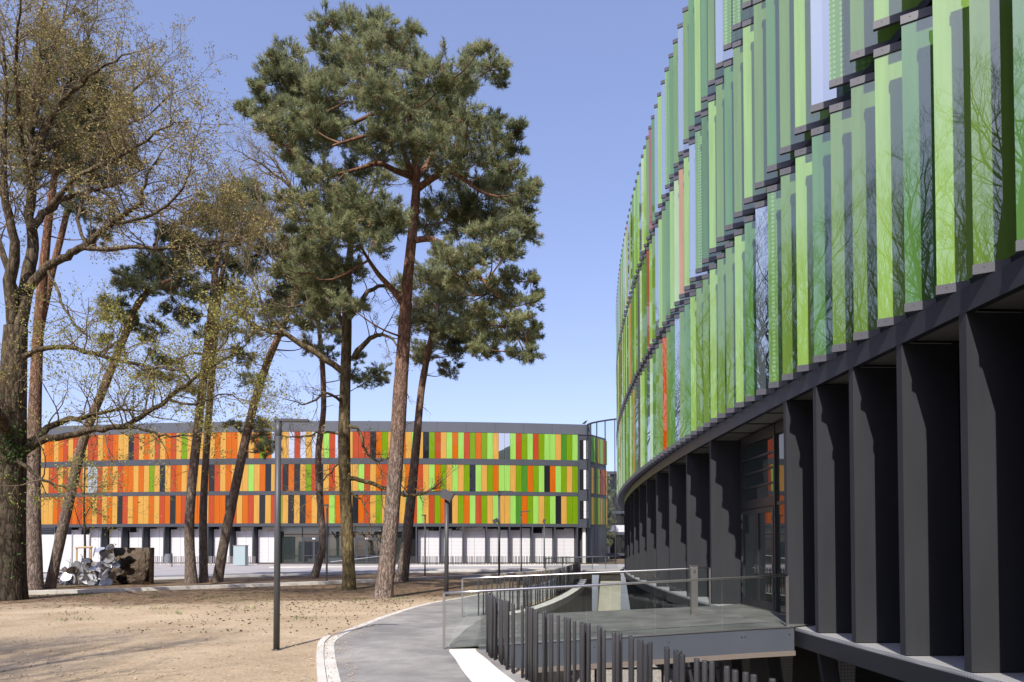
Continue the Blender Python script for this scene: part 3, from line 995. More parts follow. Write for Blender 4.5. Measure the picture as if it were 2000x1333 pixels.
# ground storey: piers, blinds, soffit
so = MB(); so.strip(arc(bpt, SL, SR, 1.4, 0.42), arc(bpt, SL, SR, 1.4, 1.6), 4.0, 4.25)
so.build('soffit', M['band'], far)
gw = MB(); gw.strip(arc(bpt, SL, SR, 1.4, 1.32), arc(bpt, SL, SR, 1.4, 8.0), GZ - 1.0, 4.3)
gw.build('ground_storey', M['black_deep'], far)
PB = 4 * PW
rb = rng_of(5)
ENT0, ENT1 = -7.6, 7.4          # entrance hall
i = 0
s = SR - 0.15
while s > SL + 2:
    p_, n, t = bpt(s, 0.0)
    ent_in = ENT0 + .5 < s < ENT1 - .5
    if not ent_in:
        c_ = MB(); c_.obox(p_, t, (-n[0], -n[1]), 0.16, 0.95, GZ - .5, 3.965)
        c_.build('pier', M['fbcol'], far)
    s2 = s - PB
    if not (ENT0 - .3 < (s + s2) / 2 < ENT1 + .3) and s2 > SL:
        fr = MB()
        a_, n2, t2 = bpt(s2 + .18, 1.22)
        fr.obox(a_, t2, (-n2[0], -n2[1]), PB - .2, 0.05, GZ + 0.06, 3.98)
        win = fr.build('window', M['dkglass'], far)
        dsp = rb.choice([0, 0, 0.0])
        for h in range(2):
            bl = MB()
            b_, n3, t3 = bpt(s2 + .20 + h * (PB - .2) / 2, 1.17)
            drop = 3.62 if rb.random() < .85 else 3.3
            bl.obox(b_, t3, (-n3[0], -n3[1]), (PB - .24) / 2 - .015, 0.03, GZ + 0.10, drop + rb.uniform(-.05, .25))
            bl.build('blind', M['blind'], win)
    s = s2
# sill of the ground storey
sg = MB(); sg.strip(arc(bpt, SL, SR, 1.4, 0.9), arc(bpt, SL, SR, 1.4, 1.3), GZ - .9, GZ + 0.05)
sg.build('plinth', M['band'], far)
# entrance hall glass, doors
eh = MB()
a_, n, t = bpt(ENT0, 1.2)
eh.strip(arc(bpt, ENT0, ENT1, 1.4, 1.16), arc(bpt, ENT0, ENT1, 1.4, 1.22), GZ + .02, 3.98)
eh.build('entrance_glass', M['doorglass'], far)
ef = MB()
for s_ in (ENT0, -4.5, -1.4, 1.7, 4.8, ENT1):
    p_, n, t = bpt(s_, 1.10); ef.obox(p_, t, (-n[0], -n[1]), 0.09, 0.06, GZ + .02, 3.97)
ef.strip(arc(bpt, ENT0, ENT1, 1.4, 1.11), arc(bpt, ENT0, ENT1, 1.4, 1.155), 3.05, 3.14)
ef.build('entrance_frame', M['band'], far)
ei = MB(); ei.strip(arc(bpt, ENT0 + .2, ENT1 - .1, 1.4, 1.13), arc(bpt, ENT0 + .2, ENT1 - .1, 1.4, 1.157), 3.42, 3.93)
ei.build('transom_light', M['turq'], far)
for s0_ in (-4.3, 1.9):
    df = MB()
    for k_ in (0, 1.12, 1.24, 2.36):
        p_, n, t = bpt(s0_ + k_, 1.02); df.obox(p_, t, (-n[0], -n[1]), 0.13, 0.07, GZ + .02, 2.42)
    p_, n, t = bpt(s0_, 1.015); df.obox(p_, t, (-n[0], -n[1]), 2.49, 0.08, 2.42, 2.75)
    p_, n, t = bpt(s0_ + .13, 1.035); df.obox(p_, t, (-n[0], -n[1]), 2.2, 0.05, GZ + 0.85, GZ + 0.95)
    dd = df.build('door', M['band'], far)
    dg = MB(); p_, n, t = bpt(s0_ + .1, 1.085); dg.obox(p_, t, (-n[0], -n[1]), 2.3, 0.02, GZ + .03, 2.42)
    dg.build('door_glass', M['dkglass'], dd)
    sg_ = MB(); p_, n, t = bpt(s0_ + 1.05, 1.0); sg_.obox(p_, t, (-n[0], -n[1]), 0.34, 0.012, 2.5, 2.68)
    sg_.build('door_sign', M['whiteslab'], dd)
# end pier with narrow windows, corner facade turning away
ep = MB(); p_, n, t = bpt(SR + 0.03, 0.10); ep.obox(p_, t, (-n[0], -n[1]), 1.5, 3.0, 3.9, 14.93)
ep.build('end_wall', M['band'], far)
for z0, z1 in ((12.0, 14.3), (8.4, 10.8), (4.95, 7.1)):
    wn_ = MB(); p_, n, t = bpt(SR + 0.25, 0.06); wn_.obox(p_, t, (-n[0], -n[1]), 0.85, 0.05, z0, z1)
    ww = wn_.build('window', M['dkglass'], far)
    wn_ = MB(); p_, n, t = bpt(SR + 0.72, 0.03); wn_.obox(p_, t, (-n[0], -n[1]), 0.30, 0.03, z0 + .05, z1 - .05)
    wn_.build('curtain', M['blind'], ww)
gp = MB(); p_, n, t = bpt(SR + 0.75, 0.6); gp.obox(p_, t, (-n[0], -n[1]), 0.35, 0.35, GZ, 3.9)
gp.build('column', M['whiteslab'], far)
c0 = Vector((9.25, 81.4)); c1 = Vector((11.9, 85.3))
ct = (c1 - c0).normalized(); cn = Vector((ct.y, -ct.x))
cw = MB(); cw.obox(c0 - cn * .12, ct, -cn, (c1 - c0).length, 8.0, GZ, 15.2)
cw.build('corner_wall', M['band'], far)
cc = ["gdlgylog", "gykglroy", "lygglygy"]
seg = (c1 - c0).length / 8
for r_, (z0, z1) in enumerate(band_z):
    for j in range(8):
        if j in (2, 5) : off = .06
        mb = MB(); q_ = c0 + ct * (j * seg + .06)
        mb.obox(q_, ct, -cn, seg - (.30 if j in (2, 4) else .03), 0.05, z0, z1)
        mb.build('facade_panel', FM[cc[r_][j]], far)

# curved glass screen joining the two buildings
scr = thing('glass_screen', (10, 78, GZ), 'tall curved glass screen wall with thin dark mullions between the two buildings', 'glass wall')
sp = smooth_line([(8.85, 80.5), (9.15, 79.5), (9.75, 78.6), (10.6, 77.7), (11.6, 76.9), (13.0, 76.2), (15.0, 75.6), (18, 75.2)], 2)
for i in range(len(sp) - 1):
    a, b_ = Vector(sp[i]), Vector(sp[i + 1])
    d_ = (b_ - a); t = d_.normalized(); n_ = Vector((-t.y, t.x))
    pn = MB(); pn.obox(a + t * .03, t, n_, d_.length - .06, 0.03, GZ + .05, 16.0)
    pn.build('glass_panel', M['screen'], scr)
    if i % 2 == 0:
        pn = MB(); pn.obox(a - t * .03, t, n_, .06, 0.14, GZ, 16.02)
        pn.build('mullion', M['fascia'], scr)
    for z_ in (4.2, 9.6):
        pn = MB(); pn.obox(a + t * .03, t, n_, d_.length - .06, 0.05, z_, z_ + .035)
        pn.build('transom', M['fascia'], scr)
tp = MB(); tp.strip(sp, offset_line(sp, -0.25), 16.02, 16.16); tp.build('top_rail', M['fascia'], scr)

# ------------------------------------------------------------------ near footbridge
def deckz(x, y=0):
    return GZ + 0.30 * min(1.0, max(0.0, (x + 1.3) / 6.6))


br = thing('footbridge', (2, 15.5, -0.15), 'short footbridge with dark deck and blue grey steel edge beam leading to the glass door', 'footbridge')
dk = MB()
lx = [(-1.16, 12.72), (-1.21, 13.3), (-1.16, 13.9), (-1.10, 14.8), (-1.05, 15.7), (-0.93, 16.4), (-0.92, 17.0), (-0.80, 17.6), (-0.70, 18.38)]
xs = [i / 8 for i in range(9)]
for j in range(len(lx) - 1):
    for i in range(8):
        def dp(jj, ii):
            x0, y0 = lx[jj]
            f = jj / (len(lx) - 1)
            x1, y1 = (5.52 + (0.0), 13.52 + (18.26 - 13.52) * f)
            x = x0 + (x1 - x0) * xs[ii]; y = y0 + (y1 - y0) * xs[ii]
            return (x, y, deckz(x) + 0.026)
        dk.quad(dp(j, i), dp(j, i + 1), dp(j + 1, i + 1), dp(j + 1, i))
a0, a1, a2, a3 = (5.52, 13.52), fpt(14.18, .80)[0], fpt(19.2, .80)[0], (5.52, 18.26)
dk.quad((*a0, 0.026), (*a1, 0.026), (*a2, 0.026), (*a3, 0.026))
dk.build('deck', M['deck'], br)
dc = MB()
for i in range(8):
    x0, x1 = -1.0 + i * .83, -1.0 + (i + 1) * .83
    dc.hexa([(x0, 15.30 + .02 * i, deckz(x0) + .01), (x1, 15.32 + .02 * i, deckz(x1) + .01), (x1, 15.37 + .02 * i, deckz(x1) + .01), (x0, 15.35 + .02 * i, deckz(x0) + .01),
             (x0, 15.30 + .02 * i, deckz(x0) + .031), (x1, 15.32 + .02 * i, deckz(x1) + .031), (x1, 15.37 + .02 * i, deckz(x1) + .031), (x0, 15.35 + .02 * i, deckz(x0) + .031)])
dc.build('drain_channel', M['steel_dull'], br)
th_ = MB(); th_.strip(arc(fpt, 14.3, 19.1, 1.4, .66), arc(fpt, 14.3, 19.1, 1.4, .76), 0.027, 0.045)
th_.build('threshold', M['steel'], br)


def sloped(mb, xa, ya, xb, yb, dz0, dz1, w, n=8):
    for i in range(n):
        f0, f1 = i / n, (i + 1) / n
        x0, y0 = xa + (xb - xa) * f0, ya + (yb - ya) * f0
        x1, y1 = xa + (xb - xa) * f1, ya + (yb - ya) * f1
        mb.hexa([(x0, y0, deckz(x0) + dz0), (x1, y1, deckz(x1) + dz0), (x1, y1 + w, deckz(x1) + dz0), (x0, y0 + w, deckz(x0) + dz0),
                 (x0, y0, deckz(x0) + dz1), (x1, y1, deckz(x1) + dz1), (x1, y1 + w, deckz(x1) + dz1), (x0, y0 + w, deckz(x0) + dz1)])


bm = MB(); sloped(bm, -0.62, 12.66, 5.52, 13.40, -0.42, 0.03, 0.10)
bm.build('edge_beam', M['plate'], br)
bm = MB(); sloped(bm, -0.62, 12.645, 5.52, 13.385, 0.031, 0.046, 0.12)
bm.build('edge_trim', M['steel_dull'], br)
bm = MB(); sloped(bm, -0.62, 12.60, 5.52, 13.34, -0.51, -0.422, 0.22)
bm.build('flange', M['beamunder'], br)
bm = MB(); sloped(bm, -0.7, 18.28, 5.52, 18.24, -0.42, 0.024, 0.10)
bm.build('edge_beam', M['plate'], br)
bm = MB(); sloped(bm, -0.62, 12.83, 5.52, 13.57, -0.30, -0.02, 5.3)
bm.build('underside', M['concrete_shaded'], br)
bm = MB()
for x_, dy in ((0.25, 12.657), (1.55, 12.657), (3.0, 12.657), (4.45, 12.657), (4.52, 12.657), (5.42, 12.657)):
    yy = 12.66 + (x_ + .62) / 6.14 * .74
    bm.box(x_ - .012, x_ + .012, yy - .010, yy + .002, deckz(x_) - .115, deckz(x_) - .091)
bm.build('bolt', M['steel'], br)


def railing(xa, ya, xb, yb, label, posts, npan, top=1.05):
    r = thing('glass_railing', ((xa + xb) / 2, (ya + yb) / 2, -0.15), label, 'railing')
    h = MB()
    n = 10
    pts = [(xa + (xb - xa) * i / n, ya + (yb - ya) * i / n) for i in range(n + 1)]
    h.tube([(x, y, GZ + (0.30) * i / n + top) for i, (x, y) in enumerate(pts)], 0.024, 10)
    h.build('handrail', M['steel'], r, smooth=True)
    for i in range(npan):
        f0, f1 = i / npan, (i + 1) / npan
        e = 0.012
        x0, x1 = xa + (xb - xa) * (f0) + e, xa + (xb - xa) * f1 - e
        y0, y1 = ya + (yb - ya) * f0, ya + (yb - ya) * f1
        z0, z1 = GZ + .3 * f0, GZ + .3 * f1
        m = MB()
        m.hexa([(x0, y0, z0 + .03), (x1, y1, z1 + .03), (x1, y1 + .018, z1 + .03), (x0, y0 + .018, z0 + .03),
                (x0, y0, z0 + top - .01), (x1, y1, z1 + top - .01), (x1, y1 + .018, z1 + top - .01), (x0, y0 + .018, z0 + top - .01)])
        m.build('glass_panel', M['rail_glass'], r)
    for f in posts:
        x, y = xa + (xb - xa) * f, ya + (yb - ya) * f
        m = MB(); m.box(x - .022, x + .022, y - .012, y + .03, GZ + .3 * f - .02, GZ + .3 * f + top)
        m.build('post', M['steel_dull'], r)
    return r


railing(-1.26, 12.66, 5.42, 13.46, 'glass railing with steel handrail on the near edge of the footbridge', (0.0, 1.0), 5)
railing(-1.34, 18.46, 5.28, 18.24, 'glass railing with steel handrail on the far edge of the footbridge', (0.0, 1.0), 5)
# square door-button post on the deck
bp_ = thing('steel_post', (4.35, 16.35, -0.04), 'square stainless steel post standing on the footbridge deck before the door', 'post')
q = MB(); q.box(4.275, 4.425, 16.28, 16.42, -0.03, 1.14)
q.box(4.255, 4.445, 16.26, 16.44, -0.03, -0.005)
q.build('shaft', M['steel_dull'], bp_)
q = MB(); q.box(4.27, 4.43, 16.275, 16.425, 1.14, 1.17); q.build('cap', M['steel'], bp_)
q = MB(); q.box(4.32, 4.38, 16.27, 16.279, 0.98, 1.06); q.build('button', M['lamp'], bp_)

# far footbridge with its railing
fb = thing('footbridge', (6.2, 51, GZ), 'far footbridge crossing the sunken yard beside the curved building', 'footbridge')
q = MB(); q.prism([(4.6, 49.6), (7.9, 50.0), (9.6, 56.5), (4.2, 55.5)], -0.14, -0.05); q.build('deck', M['plaza'], fb)
q = MB(); q.obox((4.62, 49.5), Vector((3.3, .4)).normalized(), Vector((-.4, 3.3)).normalized(), 3.3, 0.09, -0.42, -0.142); q.build('edge_beam', M['plate'], fb)
fr2 = thing('glass_railing', (5.0, 50, 0), 'glass railing with pale handrail on the far footbridge by the end of the building', 'railing')
rp = [(2.15, 43.5), (3.4, 45.8), (4.75, 48.3), (6.0, 50.9), (7.2, 52.4), (8.3, 53.6)]
q = MB(); q.tube([(x, y, 0.90) for x, y in rp], 0.035, 8); q.build('handrail', M['steel'], fr2)
for i in range(len(rp) - 1):
    a, b_ = Vector(rp[i]), Vector(rp[i + 1]); t = (b_ - a).normalized(); n_ = Vector((-t.y, t.x))
    q = MB(); q.obox(a + t * .02, t, n_, (b_ - a).length - .04, 0.02, -0.04, 0.88); q.build('glass_panel', M['rail_glass'], fr2)
    q = MB(); q.obox(a, t, n_, .04, 0.04, -.3, 0.88); q.build('post', M['steel_dull'], fr2)

# ------------------------------------------------------------------ rod fences
def rod_mesh(h, r):
    q = MB(); q.tube([(0, 0, 0), (0, 0, h - .008), (0, 0, h)], [r, r, r * .86], 10)
    me_o = q.build('rod', M['rod'], None)
    me_o.data.polygons.foreach_set('use_smooth', [len(p.vertices) == 4 for p in me_o.data.polygons])
    return me_o


def along(line, d):
    acc = 0
    for i in range(len(line) - 1):
        a, b_ = Vector(line[i]), Vector(line[i + 1]); L_ = (b_ - a).length
        if acc + L_ >= d:
            t = (b_ - a).normalized()
            return a + t * (d - acc), t
        acc += L_
    return None, None


def rod_fence(label, line, gaps, seed, jitter, nmax, start=0.0, h=1.05):
    rr = rng_of(seed)
    root = thing('rod_fence', (line[0][0], line[0][1], GZ), label, 'fence')
    base = rod_mesh(h + .02, 0.0215)
    d = start
    cnt = 0
    first = True
    more = MB()
    while True:
        p_, t = along(line, d)
        if p_ is None:
            break
        nn = Vector((t.y, -t.x))
        p_ = p_ + nn * rr.uniform(-jitter, jitter)
        d += rr.choice(gaps)
        if cnt >= nmax:
            more.tube([(p_.x, p_.y, GZ), (p_.x, p_.y, GZ + h)], 0.0215, 6)
            continue
        o = base if first else base.copy()
        if not first:
            COL.objects.link(o)
        first = False
        o.parent = root
        o.location = (p_.x - line[0][0], p_.y - line[0][1], -.02)
        cnt += 1
    if more.v:
        tag(more.build('rod', M['rod'], root), kind='stuff')
    b_ = MB()
    b_.strip(line, offset_line(line, 0.06), GZ - 0.25, GZ + 0.005)
    b_.build('base_rail', M['plate'], root)
    return root


nf = list(reversed(near_fence))
rod_fence('row of dark upright rods curving along the near path edge before the footbridge', nf, (0.06, 0.09, 0.11, 0.15, 0.21), 4, 0.055, 98, 0.05)
rod_fence('row of dark upright rods beyond the footbridge along the sunken yard', far_fence, (0.13, 0.16, 0.20, 0.25, 0.36), 8, 0.06, 98, 0.1)

# black pipe handrail down in the yard
pr = thing('pipe_handrail', (2.2, 11, PITZ), 'black pipe handrail on scaffold posts down in the sunken yard', 'handrail')
for x, y in ((0.6, 16.4), (2.0, 16.4), (3.6, 16.4), (5.0, 16.4)):
    q = MB(); q.tube([(x, y, PITZ), (x, y, -1.15)], 0.03, 8); q.build('post', M['rod'], pr)
for z_ in (-1.3, -2.2):
    q = MB(); q.tube([(-0.2, 16.4, z_), (5.4, 16.4, z_)], 0.028, 8); q.build('rail', M['rod'], pr)
sbx = thing('concrete_block', (3.4, 18, PITZ), 'pale concrete block lying on the gravel below the footbridge', 'block')
q = MB(); q.hexa([(2.6, 19.6, PITZ), (4.2, 19.8, PITZ), (4.2, 20.8, PITZ), (2.6, 20.6, PITZ), (2.7, 19.7, PITZ + 1.1), (4.1, 19.9, PITZ + 1.1), (4.1, 20.7, PITZ + 1.1), (2.7, 20.5, PITZ + 1.1)])
q.build('body', M['kerb'], sbx)

# ------------------------------------------------------------------ lamps
def lamp(x, y, topz, r, label, arm=None, head=None, sub='street_lamp'):
    t = thing(sub, (x, y, GZ), label, 'lamp')
    q = MB()
    q.tube([(x, y, GZ - .05), (x, y, topz)], r, 14)
    q.tube([(x, y, topz - .25), (x, y, topz - .245), (x, y, topz + .02)], [r * 1.02, r * 1.08, r * 1.08], 14) if arm else None
    o = q.build('pole', M['lamp'], t)
    o.data.polygons.foreach_set('use_smooth', [len(p.vertices) == 4 for p in o.data.polygons])
    q = MB(); q.tube([(x, y, GZ - .02), (x, y, GZ + .012)], r * 1.6, 14); q.build('base_plate', M['lamp'], t)
    if arm:
        L_, th, wd, dy = arm
        d = Vector((L_, dy)).normalized(); w = Vector((-d.y, d.x))
        a = Vector((x, y)) - d * (r * 1.2) - w * wd / 2
        q = MB(); q.obox(a, d, w, abs(math.hypot(L_, dy)), wd, topz + .022, topz + .022 + th); hd = q.build('lamp_arm', M['lamp'], t)
        q = MB(); q.obox(a + d * (abs(L_) * .35) + w * .02, d, w, abs(L_) * .55, wd - .04, topz + .010, topz + .021); q.build('lens', M['lampglass'], hd)
    if head:
        hx, hz, s_, ang = head
        q = MB()
        c, sn = math.cos(ang), math.sin(ang)
        for (u0, u1, v0, v1, w_) in ((-.5, .5, -.45, .45, .5), (-.62, -.5, -.38, .38, .42), (.5, .56, -.52, .52, .56)):
            def hp(u, v, ww):
                return (x + hx + (u * c - v * sn) * s_, y + ww * s_, hz + (u * sn + v * c) * s_)
            q.hexa([hp(u0, v0, -w_), hp(u1, v0, -w_), hp(u1, v0, w_), hp(u0, v0, w_), hp(u0, v1, -w_), hp(u1, v1, -w_), hp(u1, v1, w_), hp(u0, v1, w_)])
        q.tube([(x, y, hz - s_ * .3), (x + hx, y, hz)], 0.02, 6)
        q.build('floodlight', M['lamp'], t)
    return t


lamp(-4.35, 12.66, at(540, 826, 12.66).z, 0.057, 'nearest tall dark lamp post with flat arm on bare soil left of path', (0.62, 0.045, 0.12, 0.05))
lamp(-2.54, 26.5, at(872, 975, 26.5).z, 0.085, 'dark pole with box floodlight on top beside the end of the glass railing', None, (0.02, at(872, 968, 26.5).z, 0.40, -.5), 'floodlight_pole')
lamp(-0.81, 43.1, at(975, 962, 43.1).z, 0.07, 'dark lamp post with flat arm and spotlight halfway, behind the rod fence', (0.95, 0.06, 0.2, 0.0), (-0.22, at(975, 1018, 43.1).z, 0.30, .4))
lamp(0.70, 51.9, at(1018, 1001, 51.9).z, 0.055, 'slim lamp post with short flat arm before the last blinds of far building', (0.72, 0.06, 0.2, 0.0))
lamp(2.73, 57.8, at(1063, 1022, 57.8).z, 0.06, 'thin dark pole topped by a small spotlight near the far footbridge', None, (0.0, at(1063, 1018, 57.8).z, 0.26, 1.2), 'floodlight_pole')
lamp(-5.78, 45.4, at(830, 1008, 45.4).z, 0.05, 'slim lamp post with tiny arm beside the leaning pine trunk behind the big pine', (-0.30, 0.05, 0.12, 0.0))
lamp(-9.57, 35.3, at(638, 988, 35.3).z, 0.05, 'slim lamp post on the kerb beside the mossy oak trunk', (-0.28, 0.05, 0.12, 0.0))

# ------------------------------------------------------------------ trees
def limb_path(px, Y, dY0=0.0, dY1=0.0, bow=0.0):
    """pixel polyline [x, y, radius_px] -> world points and radii, wandering in depth"""
    pts, rr = [], []
    n = len(px)
    for i, (x, y, r) in enumerate(px):
        f = i / max(1, n - 1)
        yy = Y + dY0 + (dY1 - dY0) * f + bow * math.sin(math.pi * f)
        pts.append(at(x, y, yy)); rr.append(max(0.006, r * yy / 1333.3))
    P = smooth_line([tuple(p) + (r,) for p, r in zip(pts, rr)], 4)
    return [Vector(p[:3]) for p in P], [p[3] for p in P]


def wobble(rr, a):
    return Vector((rr.uniform(-a, a), rr.uniform(-a, a), rr.uniform(-a, a)))


def twig(mb, p, d, L, r, rr, level, tips, up=0.15, spread=0.9, nchild=(4, 6), mi=0, minlen=0.12, seglen=0.28):
    """a branch with recursive side twigs"""
    n = max(3, int(L / seglen))
    pts = [p.copy()]; q = p.copy(); dd = d.normalized()
    for i in range(n):
        dd = (dd + wobble(rr, 0.30) + Vector((0, 0, up * 0.35))).normalized()
        q = q + dd * (L / n)
        pts.append(q.copy())
    radii = [max(0.004, r * (1 - 0.75 * i / n)) for i in range(n + 1)]
    mb.tube(pts, radii, 5 if level >= 2 else (4 if level == 1 else 3), mi, cap=False)
    if level == 0:
        tips.append((pts[-1], dd)); tips.append((pts[len(pts) // 2], dd))
        return
    k = rr.randint(*nchild)
    for j in range(k):
        f = 0.25 + 0.75 * (j + rr.random()) / k
        i = min(n - 1, int(f * n))
        base = pts[i].lerp(pts[i + 1], f * n - i if f < 1 else 1.0)
        t = (pts[i + 1] - pts[i]).normalized()
        side = t.cross(wobble(rr, 1.0))
        if side.length < 1e-3:
            side = t.orthogonal()
        side.normalize()
        cd = (t * (1.0 - 0.3 * spread) + side * spread * rr.uniform(.6, 1.1) + Vector((0, 0, up))).normalized()
        twig(mb, base, cd, max(minlen, L * rr.uniform(.36, .58)), radii[i] * 0.6, rr, level - 1, tips, up, spread, nchild, mi, minlen, seglen)
    tips.append((pts[-1], dd))


def leaves(tips, rr, n, size, spread):
    """small leaf blades around twig tips -> triangle array"""
    T = []
    rs = np.random.RandomState(rr.randint(0, 99999))
    P = np.array([t[0] for t in tips]); N_ = len(P)
    P = np.repeat(P, n, axis=0) + rs.normal(0, spread, (N_ * n, 3))
    a = rs.normal(0, 1, (N_ * n, 3)); a /= np.linalg.norm(a, axis=1)[:, None]
    b = np.cross(a, rs.normal(0, 1, (N_ * n, 3))); b /= np.linalg.norm(b, axis=1)[:, None] + 1e-9
    sz = size * rs.uniform(.6, 1.4, (N_ * n, 1))
    t1 = np.stack([P - a * sz, P + b * sz * .55, P - b * sz * .55], 1)
    t2 = np.stack([P + a * sz, P - b * sz * .55, P + b * sz * .55], 1)
    return np.concatenate([t1, t2])


def needle_tufts(P, D, rs, blades, length, width, cone=0.9):
    n = len(P)
    P = np.repeat(P, blades, axis=0); D = np.repeat(D, blades, axis=0)
    k = n * blades
    d = D + rs.normal(0, cone, (k, 3)) * 0.75
    d /= np.linalg.norm(d, axis=1)[:, None] + 1e-9
    w = np.cross(d, rs.normal(0, 1, (k, 3))); w /= np.linalg.norm(w, axis=1)[:, None] + 1e-9
    L_ = length * rs.uniform(.6, 1.25, (k, 1)); wd = width * rs.uniform(.7, 1.3, (k, 1))
    back = D * (rs.uniform(-.5, .5, (k, 1)) * length)
    a = P + back
    return np.stack([a - w * wd, a + w * wd, a + d * L_], 1)


def pine(label, trunk_px, Y, blobs, bark, needle, seed, limbs=(), depth=3.0, dens=1.0, lean=0.0, group='pine trees between the building and the bare soil',
         blade=(0.165, 0.0112), stubs=6, dead=8):
    rr = rng_of(seed); rs = np.random.RandomState(seed)
    base = at(trunk_px[0][0], trunk_px[0][1], Y)
    root = thing('pine_tree', (base.x, base.y, GZ), label, 'tree', group)
    tb = MB()
    tp_, tr = limb_path([(x, y, r * .77) for x, y, r in trunk_px], Y, 0, lean)
    # root flare and into the ground
    tp_ = [tp_[0] - Vector((0, 0, 0.4))] + tp_; tr = [tr[0] * 1.35] + tr
    for i in range(1, min(4, len(tr))):
        tr[i] *= (1.18, 1.08, 1.03)[i - 1]
    tr = [r * (1 + rr.uniform(-.03, .03)) for r in tr]
    tb.tube(tp_, tr, 18)
    skel = list(tp_[2:])
    for L_ in limbs:
        lp, lr = limb_path([(x, y, r * .8) for x, y, r in L_[0]], Y, L_[1], L_[2])
        tb.tube(lp, lr, 9); skel += lp[2:]
    wood = tb
    for i in range(dead):      # dead snags below the crown
        k = rr.randint(len(tp_) // 3, len(tp_) - 3)
        a = rr.uniform(0, 6.28)
        dv = Vector((math.cos(a), math.sin(a), rr.uniform(-.35, .25)))
        twig(wood, tp_[k], dv, rr.uniform(.7, 2.0), 0.022, rr, 1, [], -.1, .8, (2, 4), 1)
    PP, DD = [], []
    xs_ = [b[0] for b in blobs]
    cx = sum(xs_) / len(xs_); hw = max(abs(x - cx) for x in xs_) + 1
    for (bx, by, br_) in blobs:
        f = (bx - cx) / hw
        dy = rr.uniform(-1, 1) * depth * math.sqrt(max(0.08, 1 - f * f * .85))
        c = at(bx, by, Y + dy + lean * .7)
        R = br_ * (Y + dy) / 1333.3
        # branch from the skeleton to the blob: attach to a nearby point lower down
        best = min(skel, key=lambda s_: (s_ - c).length + (max(0, s_.z - c.z + R * .3)) * 2.2)
        v = c - best
        mid = best + v * 0.5 + Vector((0, 0, -0.10 * v.length)) + wobble(rr, .12 * v.length * .5)
        P3 = smooth_line([tuple(best), tuple(mid), tuple(c)], 4)
        r0 = 0.018 + 0.010 * v.length
        wood.tube([Vector(q) for q in P3], [r0 * (1 - .75 * i / (len(P3) - 1)) for i in range(len(P3))], 6, 1, cap=False)
        skel.append(Vector(P3[-4])); skel.append(Vector(P3[-2]))
        # sub clumps
        ns = max(8, int(18 * (R / 0.8) ** 1.4))
        for s_ in range(ns):
            o_ = wobble(rr, 1.0)
            while o_.length > 1: o_ = wobble(rr, 1.0)
            o_ = Vector((o_.x, o_.y, o_.z * .72)) * R
            sc = c + o_
            sr = R * rr.uniform(.22, .40)
            wood.tube([c + o_ * .15, c + o_ * .6 - Vector((0, 0, .05)), sc], [.016, .011, .006], 4, 1, cap=False)
            n_ = int(dens * 35 * (sr / .33) ** 1.8) + 6
            a = rs.normal(0, 1, (n_, 3)); a /= np.linalg.norm(a, axis=1)[:, None]
            rad_ = sr * rs.uniform(.25, 1.0, (n_, 1)) ** .5
            pts = np.array(sc) + a * rad_ * np.array([1.15, 1.15, .62])
            out = a * .6 + np.array(o_ / max(R, .01)) * .55 + np.array([0, 0, .65])
            out /= np.linalg.norm(out, axis=1)[:, None] + 1e-9
            PP.append(pts); DD.append(out)
        for s_ in range(int(5 + 8 * R)):      # loose shoots reaching out of the clump, some hanging
            a_ = wobble(rr, 1.0); a_.z = a_.z * .7 + rr.choice([.35, .35, -.35])
            a_.normalize()
            L_ = R * rr.uniform(.9, 1.45)
            e_ = c + Vector((a_.x * 1.1, a_.y * 1.1, a_.z * .8)) * L_
            st_ = c + a_ * R * .4
            tb.tube([st_, (st_ + e_) / 2 + Vector((0, 0, -.04)), e_], [.012, .009, .005], 4, 1, cap=False)
            m_ = rr.randint(10, 18)
            tt = rs.uniform(.35, 1.02, (m_, 1))
            PP.append(np.array(st_) + (np.array(e_) - np.array(st_)) * tt + rs.normal(0, .045, (m_, 3)))
            o2 = np.array(a_) * .7 + rs.normal(0, .3, (m_, 3)) + np.array([0, 0, .35])
            DD.append(o2 / np.linalg.norm(o2, axis=1)[:, None])
    PP = np.concatenate(PP); DD = np.concatenate(DD)
    V = needle_tufts(PP, DD, rs, 11, blade[0], blade[1])
    tb.build('trunk', [bark, M['pinetwig']], root, smooth=True)
    mi_ = np.repeat((rs.rand(len(PP)) < .07).astype(np.int32), 11)
    tri_soup('crown', V, [needle, M['needle_dead']], mi_, root)
    return root


